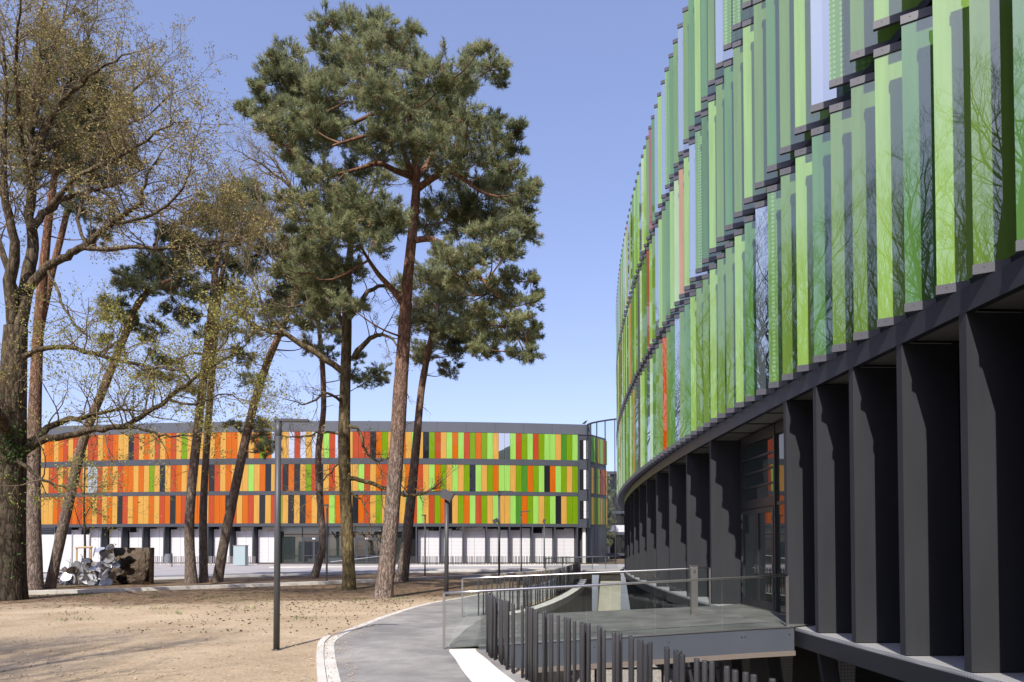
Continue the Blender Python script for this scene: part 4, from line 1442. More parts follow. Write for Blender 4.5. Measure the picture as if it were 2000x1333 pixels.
MAIN = [(640, 45, 26), (690, 62, 40), (740, 50, 36), (782, 92, 44), (660, 112, 45), (720, 118, 50), (808, 62, 14), (628, 80, 22),
        (565, 112, 30), (545, 160, 44), (592, 172, 48), (642, 190, 48), (520, 205, 34), (488, 215, 17), (560, 242, 48), (612, 252, 48), (590, 292, 42), (662, 262, 48), (540, 110, 12),
        (880, 152, 44), (930, 122, 32), (962, 132, 26), (940, 95, 14), (900, 192, 40), (850, 212, 48), (790, 202, 50), (740, 192, 50), (700, 172, 40), (840, 150, 38), (985, 130, 12),
        (762, 262, 48), (830, 272, 48), (890, 252, 40), (940, 262, 38), (980, 272, 28), (1012, 290, 20), (902, 312, 42), (958, 318, 30), (722, 285, 40), (968, 235, 14),
        (980, 362, 44), (1032, 370, 20), (1020, 395, 26), (930, 392, 48), (995, 422, 42), (1022, 452, 30), (960, 472, 45), (902, 432, 45), (990, 492, 36), (860, 402, 34), (880, 350, 28), (1045, 360, 10),
        (640, 402, 42), (700, 402, 48), (757, 414, 42), (600, 432, 38), (660, 452, 48), (720, 470, 40), (775, 440, 26), (620, 482, 40), (652, 520, 38), (705, 335, 28), (750, 350, 22),
        (905, 545, 34), (958, 572, 32), (1000, 592, 30), (1038, 590, 18), (980, 640, 36), (1012, 655, 26), (942, 625, 28), (1038, 692, 16), (935, 680, 22), (1050, 575, 9), (1045, 640, 10), (870, 500, 30), (920, 500, 28), (800, 330, 30), (850, 315, 30), (640, 345, 30), (830, 440, 30), (1000, 335, 22), (945, 440, 34), (975, 545, 24), (1035, 545, 14), (1015, 620, 20), (885, 590, 26), (690, 400, 36), (740, 440, 34), (560, 285, 26), (600, 340, 24), (520, 250, 20), (915, 225, 30), (820, 130, 26), (610, 220, 34), (600, 540, 32), (640, 562, 32), (580, 500, 30), (560, 450, 26), (690, 532, 28), (622, 602, 24), (672, 592, 22), (556, 400, 20), (590, 382, 26), (700, 600, 18), (545, 520, 20), (1000, 540, 20), (925, 610, 26), (1040, 660, 16), (960, 690, 20), (1010, 690, 18), (875, 560, 26), (905, 640, 22), (470, 210, 11), (500, 170, 14), (548, 125, 18), (1010, 250, 14), (975, 160, 16)]
pine('tall main pine with reddish trunk and dense crown, nearest to the curving path',
     [(748, 1170, 24), (754, 1120, 22), (762, 1040, 20), (770, 940, 19), (777, 850, 18.5), (782, 760, 18), (789, 660, 16.5), (795, 560, 14), (803, 480, 12.5), (810, 410, 12), (813, 350, 10), (806, 280, 8), (792, 200, 6), (765, 130, 4), (740, 70, 2)],
     25.7, MAIN, M['pinebark'], M['needle_b'], 21,
     limbs=[([(790, 600, 8), (765, 565, 7), (738, 535, 6), (715, 500, 4), (700, 470, 2.5)], 0, -1.5),
            ([(812, 372, 9), (840, 352, 8), (872, 335, 7), (905, 350, 5), (940, 375, 4), (975, 385, 2)], 0, -2.0),
            ([(806, 352, 8), (830, 330, 8), (850, 290, 6), (872, 240, 5), (900, 200, 3)], 0, 1.5),
            ([(806, 345, 9), (775, 335, 7), (740, 320, 6), (700, 330, 4), (660, 340, 2)], 0, -1.8),
            ([(808, 470, 8), (845, 468, 7), (880, 490, 6), (915, 520, 5), (960, 565, 4), (1000, 600, 2)], 0, -1.5),
            ([(800, 260, 7), (780, 230, 6), (740, 220, 5), (690, 240, 4), (640, 250, 3), (580, 240, 2)], 0, 2.0),
            ([(806, 345, 8), (790, 300, 7), (775, 265, 6), (730, 262, 5), (650, 285, 3)], 0, -2.5)],
     depth=3.6, dens=1.15, dead=10)

pine('slimmer pine leaning right behind the big main pine, trunk crossing the lamp posts',
     [(785, 1138, 14.5), (798, 1020, 13), (812, 880, 10.5), (822, 770, 9), (834, 700, 8), (846, 640, 6), (856, 590, 4), (865, 550, 2)],
     38.0, [(850, 600, 40), (872, 652, 42), (905, 682, 34), (832, 682, 28), (880, 722, 22), (818, 622, 34), (790, 562, 28), (842, 545, 38), (930, 655, 26), (815, 705, 16), (900, 620, 30), (860, 510, 30), (905, 565, 24)],
     M['pinebark_far'], M['needle'], 31, depth=2.6, dens=1.2, dead=14)

pine('straight reddish pine trunk directly behind the big oak at the left',
     [(68, 1152, 18), (66, 1000, 15.5), (68, 860, 14), (72, 700, 13), (82, 560, 11.5), (95, 430, 9), (108, 330, 7), (118, 220, 4), (124, 140, 2)],
     30.6, [(110, 152, 48), (170, 132, 44), (200, 192, 46), (150, 232, 50), (92, 252, 46), (212, 272, 42), (60, 182, 46), (130, 322, 42), (190, 342, 38), (232, 322, 32), (60, 332, 38), (30, 272, 42), (102, 84, 36), (160, 402, 32), (216, 430, 24), (240, 222, 30), (12, 202, 36), (190, 465, 22)],
     M['pinebark'], M['needle_d'], 41, depth=2.6, dens=.9, dead=8)
pine('thin second pine trunk squeezed between the oak and the reddish pine',
     [(51, 1150, 9), (55, 1000, 9), (60, 850, 9), (72, 690, 9), (95, 560, 8.5), (125, 440, 7), (145, 340, 5), (160, 250, 2.5)],
     32.5, [(150, 300, 36), (175, 250, 34), (130, 270, 30), (200, 300, 30), (160, 215, 28)],
     M['pinebark'], M['needle_d'], 43, depth=1.6, dens=.8, dead=4)
pine('strongly leaning pine whose trunk crosses the orange panels above the metal sculpture',
     [(97, 1152, 12), (112, 1080, 12), (132, 990, 12), (163, 860, 11), (208, 745, 9.5), (250, 640, 9), (272, 590, 8), (302, 562, 6), (338, 545, 4)],
     31.4, [(245, 545, 24), (270, 562, 32), (300, 540, 38), (228, 612, 26), (258, 632, 20), (225, 588, 17), (330, 522, 34), (352, 560, 32), (290, 502, 26), (212, 668, 14), (282, 662, 16), (302, 640, 20), (350, 472, 36), (320, 450, 26), (205, 600, 10)],
     M['pinebark_far'], M['needle_d'], 51, depth=2.0, dens=1.0, dead=5)
pine('dark pine trunk, left one of the close pair in the middle of the lawn bed',
     [(374, 1142, 14), (370, 1060, 12), (372, 980, 11.5), (385, 850, 10.5), (400, 720, 10), (412, 620, 9), (420, 540, 7), (432, 470, 5), (442, 410, 3)],
     35.8, [(400, 432, 38), (440, 402, 42), (480, 382, 38), (380, 482, 38), (420, 502, 38), (460, 452, 38), (360, 522, 32), (340, 602, 26), (370, 622, 26), (392, 570, 28), (330, 562, 22), (505, 432, 32), (400, 652, 18)],
     M['pinebark_far'], M['needle_d'], 61, depth=2.4, dens=1.0, dead=8)
pine('paler pine trunk, right one of the close pair in the middle of the lawn bed',
     [(398, 1140, 10), (397, 1000, 9), (405, 850, 8.5), (415, 720, 8), (425, 600, 7.5), (433, 540, 6), (446, 480, 4), (455, 440, 2)],
     36.8, [(450, 560, 30), (480, 522, 32), (470, 600, 26), (440, 642, 22), (500, 482, 28), (490, 652, 18), (310, 700, 20), (290, 732, 20), (340, 712, 18), (370, 762, 14), (330, 740, 14), (460, 690, 16)],
     M['pinebark_far'], M['needle_d'], 71, depth=2.2, dens=.9, dead=8,
     limbs=[([(410, 700, 4), (380, 690, 3), (340, 705, 2.4), (300, 715, 1.5)], 0, -1.0)])
pine('pine leaning to the right with its trunk bending past the tall lamp post',
     [(424, 1139, 12.5), (436, 1070, 12), (450, 1000, 11.5), (475, 880, 11), (495, 795, 10), (520, 715, 9), (545, 655, 8), (562, 615, 6), (576, 570, 5), (588, 520, 3)],
     37.4, [(560, 582, 36), (602, 562, 38), (540, 622, 32), (602, 622, 32), (642, 592, 32), (572, 542, 38), (632, 522, 38), (652, 642, 26), (612, 672, 24), (520, 602, 22), (480, 702, 16), (492, 742, 22), (458, 832, 14), (502, 850, 22), (535, 868, 16), (512, 828, 15), (580, 492, 32), (540, 482, 28), (515, 880, 14), (660, 560, 26)],
     M['pinebark_far'], M['needle'], 81, depth=2.4, dens=.95, dead=8)
pine('thin curving pine trunk between the glass entrance doors and the mossy oak',
     [(612, 1132, 11), (622, 1100, 9.5), (630, 1060, 9), (624, 960, 8.5), (622, 880, 8), (632, 800, 7), (629, 700, 6.5), (623, 640, 5), (620, 570, 4)],
     41.7, [(640, 692, 18), (692, 732, 22), (722, 742, 22), (742, 722, 17), (612, 602, 26), (640, 562, 28), (702, 702, 15), (600, 560, 24), (665, 660, 14), (745, 745, 12)],
     M['pinebark_far'], M['needle_d'], 91, depth=1.8, dens=.9, dead=12)


def leafy(label, name_kind, trunk_px, Y, limbs, bark, seed, twigm, leafm=None, leaf2=None, per=3, size=.05, spacing=.42, tl=(.9, 2.1), group=None, cat='tree', lev=2, up=.12, ts=1.0):
    rr = rng_of(seed)
    base = at(trunk_px[0][0], trunk_px[0][1], Y)
    root = thing(name_kind, (base.x, base.y, GZ), label, cat, group)
    tb = MB(); tw = MB()
    tp_, tr = limb_path([(x, y, r * ts) for x, y, r in trunk_px], Y)
    tp_ = [tp_[0] - Vector((0, 0, .4))] + tp_; tr = [tr[0] * 1.25] + tr
    tb.tube(tp_, tr, 18)
    T1, T2 = [], []
    for L_ in limbs:
        px, d0, d1 = L_[0], L_[1], L_[2]
        yel = L_[3] if len(L_) > 3 else 0
        lp, lr = limb_path(px, Y, d0, d1, rr.uniform(-.5, .5))
        lp = [lp[0]] + [q + wobble(rr, .05) for q in lp[1:]]
        lr = [max(.008, r * .84) for r in lr]
        tb.tube(lp, lr, 9)
        tips = T2 if yel else T1
        acc = 0
        tot = sum((lp[i + 1] - lp[i]).length for i in range(len(lp) - 1))
        done = 0
        for i in range(len(lp) - 1):
            sg = (lp[i + 1] - lp[i]).length
            done += sg; acc += sg
            f = done / tot
            if f < (.30 if lr[0] > .05 else .12):
                acc = 0; continue
            while acc > spacing:
                acc -= spacing
                t = (lp[i + 1] - lp[i]).normalized()
                side = t.cross(wobble(rr, 1)).normalized()
                d = (t * .55 + side * rr.uniform(.6, 1.0) + Vector((0, 0, up))).normalized()
                ll = rr.uniform(*tl) * (1.15 - .45 * f)
                twig(tw, lp[i + 1], d, ll, min(.03, max(.010, lr[i] * .45)), rr, lev, tips, up, .85, (3, 5), 0)
        twig(tw, lp[-1], (lp[-1] - lp[-2]), rr.uniform(*tl), max(.010, lr[-1]), rr, lev, tips, up, .85, (4, 6), 0)
    tb.build('trunk', bark, root, smooth=True)
    if tw.v:
        tw.build('twigs', twigm, root)
    V = []; mi = []
    if leafm and T1:
        a = leaves(T1, rr, per, size, .07); V.append(a); mi.append(np.zeros(len(a), dtype=np.int32))
    if leaf2 and T2:
        a = leaves(T2, rr, per, size * 1.05, .09); V.append(a); mi.append(np.ones(len(a), dtype=np.int32))
    if V:
        tri_soup('crown', np.concatenate(V), [leafm, leaf2 or leafm], np.concatenate(mi), root)
    return root


OAK = [
    ([(30, 640, 16), (22, 550, 13), (28, 470, 10), (14, 400, 8), (6, 300, 6), (12, 180, 4), (2, 60, 2)], 0, -1.5),
    ([(34, 650, 17), (52, 560, 15), (62, 480, 12), (58, 400, 10), (64, 310, 8), (60, 220, 6), (75, 100, 4), (82, 20, 2)], 0, 1.0),
    ([(50, 570, 11), (90, 522, 9.5), (130, 500, 8.5), (165, 480, 7.5), (215, 440, 6), (250, 415, 5), (275, 395, 4), (285, 350, 3), (312, 300, 1.6)], 0, -1.5),
    ([(160, 484, 5.5), (230, 485, 5), (330, 483, 4), (400, 476, 3.4), (470, 466, 2.4), (520, 440, 1.2)], -.7, -2.5),
    ([(62, 450, 9), (95, 410, 7.5), (130, 385, 6), (190, 370, 4.5), (245, 355, 3.2), (275, 330, 1.6)], .2, 2.5),
    ([(64, 330, 7), (95, 240, 6), (130, 190, 5), (190, 140, 3), (250, 105, 1.6)], .4, -1.0),
    ([(60, 260, 5.5), (90, 150, 4.5), (112, 70, 3), (132, 0, 1.6)], .6, 2.4),
    ([(70, 300, 5.5), (140, 270, 4.8), (200, 225, 4), (260, 178, 2.8), (305, 140, 1.4)], .5, 3.0),
    ([(92, 412, 6), (160, 340, 5), (230, 310, 4), (300, 262, 2.6), (352, 238, 1.2)], 0.2, -3.0),
    ([(230, 435, 4), (300, 420, 3.4), (350, 380, 2.6), (375, 330, 1.5)], -1.2, -3.0),
    ([(40, 600, 9), (10, 500, 7), (-30, 420, 5), (-80, 330, 3)], 0, 1.0),
    ([(20, 420, 7), (-20, 300, 5), (-50, 180, 3), (-70, 80, 2)], -.5, 1.0),
    ([(58, 380, 6), (40, 240, 5), (30, 120, 3.5), (40, 0, 2)], .4, -3.5),
    ([(64, 300, 6), (110, 220, 5), (150, 120, 3.5), (185, 40, 1.6)], .5, 4.0),
    ([(150, 260, 3.6), (210, 260, 3), (280, 230, 2), (330, 190, 1.2)], 1.5, -.5),
    ([(170, 482, 4), (150, 430, 4), (170, 380, 3), (200, 300, 2)], -.8, 1.5),
    ([(300, 480, 3), (340, 440, 2.4), (380, 430, 2), (420, 400, 1.2)], -1.5, -.5),
    ([(95, 530, 4), (120, 590, 3), (150, 640, 2.2), (176, 662, 1.4)], -.2, -1.5, 1),
    ([(38, 700, 7), (85, 682, 6), (130, 680, 5.5), (200, 695, 4.6), (260, 712, 4), (300, 718, 3), (342, 726, 1.4)], 0, -2.5, 1),
    ([(34, 885, 10), (80, 850, 8), (110, 826, 7), (150, 818, 6), (205, 806, 4), (260, 800, 2)], 0, 1.5, 1),
    ([(36, 895, 11), (75, 862, 9), (150, 848, 7.5), (200, 838, 7), (250, 830, 6.2), (300, 800, 5.2), (350, 765, 4.4), (400, 722, 3.6), (450, 695, 2.6), (482, 668, 1.4)], 0, -2.2, 1),
    ([(250, 830, 4), (300, 848, 3), (345, 852, 2), (380, 850, 1.2)], -.9, -2.0, 1),
    ([(330, 780, 3.4), (380, 790, 2.6), (440, 770, 1.6), (480, 790, 1)], -1.3, -2.6, 1),
    ([(20, 860, 12), (-10, 800, 11), (-60, 740, 8)], 0, -2.0),
    ([(395, 725, 3), (430, 680, 2.4), (450, 640, 1.6), (470, 610, 1)], -1.8, -2.6, 1),
    ([(35, 900, 6), (70, 930, 4), (120, 950, 2), (150, 960, 1)], -.3, -1.5, 1),
]
oak = leafy('huge old oak at the left edge with dark ivy-clad trunk and tiny young leaves', 'oak_tree',
      [(14, 1176, 36), (18, 1120, 29), (20, 1020, 26), (20, 920, 27), (24, 820, 24), (27, 720, 22), (31, 640, 20)], 24.7, OAK, M['oakbark'], 7,
      M['twig'], M['leaf_brown'], M['leaf_yellow'], per=3, size=.036, spacing=.20, tl=(1.0, 2.5))
# ivy on the oak trunk
rs = np.random.RandomState(4)
iv = []
for k_ in range(800):
    yy = rs.choice([rs.uniform(830, 950), rs.uniform(840, 900), rs.uniform(700, 1140)])
    c_ = at(20 + rs.normal(0, 20), yy, 24.7)
    a_ = rs.uniform(math.pi, 2 * math.pi)
    rad_ = 0.50 + rs.uniform(0, .08)
    iv.append((c_.x + math.cos(a_) * rad_ * .6, 24.7 + math.sin(a_) * rad_, c_.z))
iv = [(Vector(q), Vector((0, -1, 0))) for q in iv]
V = leaves(iv, rng_of(2), 2, .05, .05)
tri_soup('ivy', V, [M['ivy']], np.zeros(len(V), dtype=np.int32), oak)

leafy('bare oak with mossy olive trunk and drooping dead twigs left of the main pine', 'oak_tree',
      [(682, 1156, 21), (681, 1110, 17.5), (678, 1040, 17), (674, 940, 16.5), (672, 860, 17), (674, 760, 15), (677, 660, 14), (678, 580, 13), (681, 520, 10), (690, 440, 7), (700, 380, 4)], 30.6,
      [([(672, 728, 8), (620, 692, 7), (560, 656, 6), (500, 640, 5), (462, 600, 4), (440, 585, 3.4), (420, 540, 2)], 0, -2.0, 0),
       ([(676, 640, 7), (650, 600, 5.5), (615, 560, 4.5), (570, 500, 4), (540, 440, 3), (500, 380, 2)], 0, 2.0),
       ([(678, 560, 7), (640, 470, 5.5), (590, 400, 4), (540, 340, 3), (490, 310, 1.6)], 0, -1.0),
       ([(685, 480, 6), (660, 400, 5), (620, 340, 3.5), (580, 300, 2)], 0, 2.0),
       ([(690, 440, 6), (720, 390, 4), (740, 340, 3), (760, 300, 1.5)], 0, 1.0),
       ([(692, 700, 8), (712, 672, 6), (735, 655, 5), (760, 660, 3), (790, 690, 1.5)], 0, -1.6),
       ([(684, 620, 6), (720, 570, 5), (760, 560, 3.6), (800, 590, 2)], 0, 2.4),
       ([(684, 935, 5.5), (725, 945, 4.8), (765, 958, 4.2), (800, 968, 3.6), (832, 962, 3)], 0, -.8),
       ([(672, 790, 4), (640, 770, 3), (600, 790, 2), (560, 780, 1)], 0, -1.6),
       ([(676, 830, 4), (700, 840, 3.4), (715, 880, 3), (740, 900, 2), (770, 890, 1.2)], 0, -1.6),
       ([(670, 850, 3.4), (630, 845, 2.6), (585, 855, 2), (540, 850, 1)], 0, -1.4),
       ([(665, 900, 2.4), (640, 930, 1.8), (620, 960, 1)], 0, -1.0),
       ([(684, 960, 2.4), (710, 985, 1.8), (725, 1030, 1)], 0, -1.0),
       ([(560, 656, 4), (520, 610, 3), (500, 560, 2.4), (470, 500, 1.5)], -1.2, 1.0),
       ([(610, 560, 3.4), (560, 540, 2.6), (510, 500, 2), (470, 460, 1.2)], .5, -1.5),
       ([(590, 400, 4), (560, 350, 3), (530, 310, 2), (490, 285, 1)], -.4, 1.5), ([(620, 440, 4), (600, 380, 3), (585, 330, 2), (570, 290, 1)], .3, -1.5),
       ([(540, 440, 3), (505, 430, 2.4), (470, 420, 1.6), (440, 420, 1)], .3, -1.5), ([(560, 500, 3), (530, 440, 2.4), (490, 400, 1.6), (455, 350, 1)], -.3, 2.0),
       ([(640, 470, 4), (600, 460, 3), (560, 470, 2.2), (520, 480, 1.2)], 0, 2.2), ([(650, 600, 4), (610, 590, 3), (570, 600, 2.2), (530, 590, 1.2)], 0, 2.2)],
      M['oakbark_green'], 17, M['twig'], M['leaf_brown'], None, per=1, size=.03, spacing=.27, tl=(.8, 1.9), ts=.70)

# bare trees standing beside the photographer; the louvres mirror them
def bare_tree(x, y, H, seed, label, group):
    rr = rng_of(seed)
    root = thing('bare_tree', (x, y, GZ), label, 'tree', group)
    tb = MB(); tw = MB(); ll = []
    pts = [Vector((x, y, GZ - .3))]; d = Vector((rr.uniform(-.08, .08), rr.uniform(-.08, .08), 1))
    n = 9
    for i in range(n):
        d = (d + wobble(rr, .07)).normalized(); d.z = max(d.z, .8)
        pts.append(pts[-1] + d * (H * .82 / n))
    r0 = H * .017
    radii = [r0 * 1.3 if i == 0 else r0 * (1 - .9 * i / n) + .015 for i in range(n + 1)]
    tb.tube(pts, radii, 12)
    for i in range(2, n + 1):
        for k in range(3 if i < n else 4):
            a = rr.uniform(0, 6.28)
            up = rr.uniform(.5, 1.1) + .5 * i / n
            dv = Vector((math.cos(a), math.sin(a), up)).normalized()
            L_ = H * (.36 - .2 * i / n) * rr.uniform(.8, 1.2)
            twig(tb, pts[i].lerp(pts[i - 1], rr.random()), dv, L_, radii[i] * .55 + .016, rr, 3, ll, .25, .75, (5, 6), 0, .35, .5)
    tb.build('trunk', M['twig_dark'], root)
    return root


G = 'bare trees beside the photographer, seen mirrored in the green louvres'
lab = 'bare dark tree seen mirrored in the lower row of green louvres'
protos = [bare_tree(-5.2, -13.5, 24, 101, lab, G), bare_tree(-13.5, -8.5, 23, 102, lab, G)]
for j, (x, y, rz, sc, k_) in enumerate([(-1.2, -17.0, 1.1, 1.05, 1), (-9.5, -11.5, 2.2, .95, 1), (-9.0, -19.0, 4.0, 1.1, 0), (-17.0, -12.0, 5.2, 1.0, 0), (-22.0, -4.5, 3.1, 1.05, 0),
                                        (-26.5, -10.0, .6, 1.05, 1), (-4.5, -24.0, 1.9, 1.1, 0), (-27.5, 1.0, 2.7, 1.05, 0), (-31.0, -3.0, .2, 1.1, 1), (-34.0, 6.0, 3.6, 1.05, 0), (-14.5, -19.5, 5.6, 1.1, 1),
                                        (2.5, -22.0, 4.4, 1.0, 0), (-38.0, 12.0, 1.4, 1.1, 1), (-11.0, -2.0, 4.9, .72, 1), (-13.2, 0.2, .9, .66, 0), (-21.0, -17.0, 2.0, 1.1, 0)]):
    c_ = copy_tree(protos[k_]); c_.location = (x, y, GZ); c_.rotation_euler = (0, 0, rz); c_.scale = (sc, sc, sc)

# young staked tree by the sculpture
st = leafy('young thin tree tied between three timber stakes beside the metal discs', 'young_tree', [(165, 1130, 2.4), (166, 1060, 2.0), (164, 980, 1.6), (166, 900, 1.1), (164, 850, .6)], 38.5,
      [([(165, 1040, 1.2), (150, 1010, .9), (142, 985, .5)], 0, -.2), ([(165, 1010, 1.2), (182, 985, .9), (190, 960, .5)], 0, .2), ([(165, 970, 1.1), (150, 940, .8), (145, 910, .5)], 0, .2), ([(165, 940, 1), (178, 915, .7), (184, 890, .4)], 0, -.2)],
      M['twig_dark'], 27, M['twig_dark'], M['leaf_yellow'], None, per=1, size=.026, spacing=.4, tl=(.3, .8), lev=1)
sk = thing('tree_stakes', (-24.0, 38.3, GZ), 'pale timber tripod of stakes with crossbars holding the young tree', 'stakes')
for x in (150, 166, 178):
    a = at(x, 1070, 38.3 + (.3 if x == 166 else 0)); q = MB(); q.tube([(a.x, a.y, GZ - .1), (a.x, a.y, a.z + .05)], .045, 8); q.build('stake', M['wood'], sk)
a, b_ = at(148, 1070, 38.24), at(180, 1069, 38.24); q = MB(); q.tube([a, b_], .05, 8); q.build('crossbar', M['wood'], sk)

# ------------------------------------------------------------------ metal sculpture
rr = rng_of(15)
sc_ = thing('disc_sculpture', (-21.2, 33.4, GZ), 'loose heap of shiny and dull metal discs tumbling out of the mirror block', 'sculpture')
def disc(px, py, r_, Yd, m):
    c = at(px, py, Yd)
    nrm = Vector((rr.uniform(-1, 1), rr.uniform(-1, -.1), rr.uniform(-.6, 1.0))).normalized()
    u = nrm.orthogonal().normalized(); w = nrm.cross(u)
    q = MB(); R_ = r_ * Yd / 1333
    n = 20
    rim = [c + u * (R_ * math.cos(2 * math.pi * i / n)) + w * (R_ * math.sin(2 * math.pi * i / n)) for i in range(n)]
    rim2 = [p_ - nrm * .012 for p_ in rim]
    dish = c - nrm * (.05 * R_)
    for i in range(n):
        j = (i + 1) % n
        q.tri(rim[i], rim[j], dish); q.tri(rim2[j], rim2[i], dish - nrm * .012); q.quad(rim[j], rim[i], rim2[i], rim2[j])
    q.build('disc', m, sc_)
for i in range(100):
    f = rr.random() ** .8
    x = 101 + 122 * f + rr.uniform(-4, 4)
    top = 1128 - 58 * min(1, f * 1.25) if f > .15 else 1110
    y = rr.uniform(top, 1146)
    disc(x, y, rr.uniform(5.5, 10.5), 34.3 + rr.uniform(-.5, .25) if x > 200 else 34.6 + rr.uniform(-.6, .9), M['disc'] if rr.random() < .6 else M['disc2'])
disc(227, 1104, 7, 34.0, M['disc'])
q = MB()
for i in range(26):
    a = at(110 + 95 * rr.random(), 1146, 34.4 + rr.uniform(-.5, .5)); b_ = at(120 + 85 * rr.random(), rr.uniform(1080, 1135), 34.4 + rr.uniform(-.5, .5))
    q.tube([a, b_], .012, 5)
q.build('rods', M['disc2'], sc_)
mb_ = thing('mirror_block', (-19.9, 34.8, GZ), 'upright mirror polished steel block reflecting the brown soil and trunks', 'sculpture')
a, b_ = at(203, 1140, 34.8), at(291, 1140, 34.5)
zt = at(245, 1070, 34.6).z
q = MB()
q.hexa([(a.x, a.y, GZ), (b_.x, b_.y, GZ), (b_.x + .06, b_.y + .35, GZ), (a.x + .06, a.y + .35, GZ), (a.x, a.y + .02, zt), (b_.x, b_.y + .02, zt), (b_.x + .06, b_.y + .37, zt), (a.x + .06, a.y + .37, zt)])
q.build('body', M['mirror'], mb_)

# ------------------------------------------------------------------ small things before the far building
bn = thing('litter_bin', (-33.2, 66.0, GZ), 'grey round litter bin on a post before the white blinds', 'bin')
q = MB(); q.tube([(-33.2, 66, GZ + .35), (-33.2, 66, GZ + 1.25)], .30, 16); q.build('body', M['bin'], bn)
q = MB(); q.tube([(-32.85, 66, GZ), (-32.85, 66, GZ + 1.3)], .05, 8); q.build('post', M['rod'], bn)
gb = thing('glass_box', (-27.6, 70, GZ), 'pale frosted glass box standing on the forecourt left of the entrance', 'box')
q = MB(); q.box(-28.4, -27.2, 69.6, 70.4, GZ + .05, GZ + 2.05); q.build('body', M['turq'], gb)
q = MB(); q.box(-28.45, -27.15, 69.55, 70.45, GZ + 2.05, GZ + 2.10); q.build('lid', M['steel_dull'], gb)
def low_fence(label, p0, p1, n, seed):
    r = thing('rod_fence', ((p0[0] + p1[0]) / 2, (p0[1] + p1[1]) / 2, GZ), label, 'fence')
    rr = rng_of(seed); q = MB()
    for i in range(n):
        f = (i + rr.uniform(-.3, .3)) / n
        x, y = p0[0] + (p1[0] - p0[0]) * f, p0[1] + (p1[1] - p0[1]) * f
        q.box(x - .035, x + .035, y - .035, y + .035, GZ, GZ + .92)
    tag(q.build('rods', M['steel_dull'] if seed == 1 else M['rod'], r), kind='stuff')
    q = MB(); d = Vector((p1[0] - p0[0], p1[1] - p0[1])); L_ = d.length; d.normalize(); w = Vector((-d.y, d.x))
    q.obox(p0, d, w, L_, .4, GZ - .1, GZ + .10); q.build('base_rail', M['kerb'], r)
low_fence('low row of pale rods before the white blinds left of the entrance', (-40, 74.6), (-27.5, 73.6), 70, 1)
low_fence('low row of dark rods before the white blinds right of the entrance', (-14.0, 73.4), (6.5, 74.6), 120, 2)
rg = thing('glass_railing', (-14, 66, GZ), 'glass ramp railing on the forecourt between the mossy oak and the main pine', 'railing')
q = MB(); q.hexa([(-17.0, 64, GZ), (-11.5, 66, GZ), (-11.5, 66.03, GZ), (-17.0, 64.03, GZ), (-17, 64, GZ + .5), (-11.5, 66, GZ + 1.15), (-11.5, 66.03, GZ + 1.15), (-17, 64.03, GZ + .5)])
q.build('glass_panel', M['rail_glass'], rg)
q = MB(); q.tube([(-17, 64, GZ + .52), (-11.5, 66, GZ + 1.17)], .03, 8); q.build('handrail', M['steel'], rg)
pf_ = thing('site_fence', (-33.6, 46, GZ), 'pale panel fence with posts beside the thin trunks at the left', 'fence')
for i in range(5):
    x = -36.5 + i * 1.25
    q = MB(); q.box(x, x + 1.15, 49.0, 49.05, GZ + .1, GZ + 2.8); q.build('panel', M['fence_white'], pf_)
    q = MB(); q.box(x + 1.16, x + 1.24, 48.97, 49.09, GZ, GZ + 2.9); q.build('post', M['steel_dull'], pf_)
cab = thing('vent_cabinet', (-36.2, 53, GZ), 'dark louvred cabinet rising behind the pale panel fence', 'cabinet')
q = MB(); q.box(-38.5, -35.5, 53, 55, GZ, 3.2); q.build('body', M['band'], cab)
q = MB()
for i in range(9): q.box(-38.4, -35.6, 52.95, 53.02, 2.0 + i * .13, 2.08 + i * .13)
q.build('slats', M['fbcol'], cab)
crow = thing('crow', (8.62, 80.9, 16.15), 'small black crow perched on the roof corner of the far building', 'bird')
q = MB()
for (pts, rds) in (([(8.35, 80.9, 16.28), (8.5, 80.9, 16.33), (8.68, 80.9, 16.42), (8.78, 80.9, 16.52), (8.84, 80.9, 16.60), (8.94, 80.9, 16.60), (9.02, 80.9, 16.58)], [.02, .08, .12, .10, .075, .05, .01]),):
    q.tube(pts, rds, 8)
q.tube([(8.66, 80.88, 16.14), (8.66, 80.88, 16.34)], .015, 5); q.tube([(8.70, 80.93, 16.14), (8.70, 80.93, 16.34)], .015, 5)
q.build('body', M['twig_dark'], crow, smooth=True)

# ------------------------------------------------------------------ clods, pebbles, cones on the soil
def scatter(name, m, n, seed, size, zone):
    rs = np.random.RandomState(seed)
    T = []
    oc = np.array([[1, 0, 0], [-1, 0, 0], [0, 1, 0], [0, -1, 0], [0, 0, 1], [0, 0, -1]], float)
    fc = [(0, 2, 4), (2, 1, 4), (1, 3, 4), (3, 0, 4), (2, 0, 5), (1, 2, 5), (3, 1, 5), (0, 3, 5)]
    xl = np.array([q[0] for q in out2]); yl = np.array([q[1] for q in out2])
    while len(T) < n:
        x, y = zone(rs)
        if x > np.interp(y, yl, xl) - .05: continue
        s = size[0] + (size[1] - size[0]) * rs.rand() ** 3
        v = oc * rs.uniform(.55, 1.3, (6, 1)) * s * np.array([1, 1, .7]); a = rs.uniform(0, 6.28)
        R = np.array([[math.cos(a), -math.sin(a), 0], [math.sin(a), math.cos(a), 0], [0, 0, 1]])
        v = v @ R.T + np.array([x, y, GZ + s * .3])
        T.append(v[np.array(fc)])
    V = np.concatenate(T)
    return tag(tri_soup(name, V, [m], np.zeros(len(V), dtype=np.int32), None), kind='stuff')


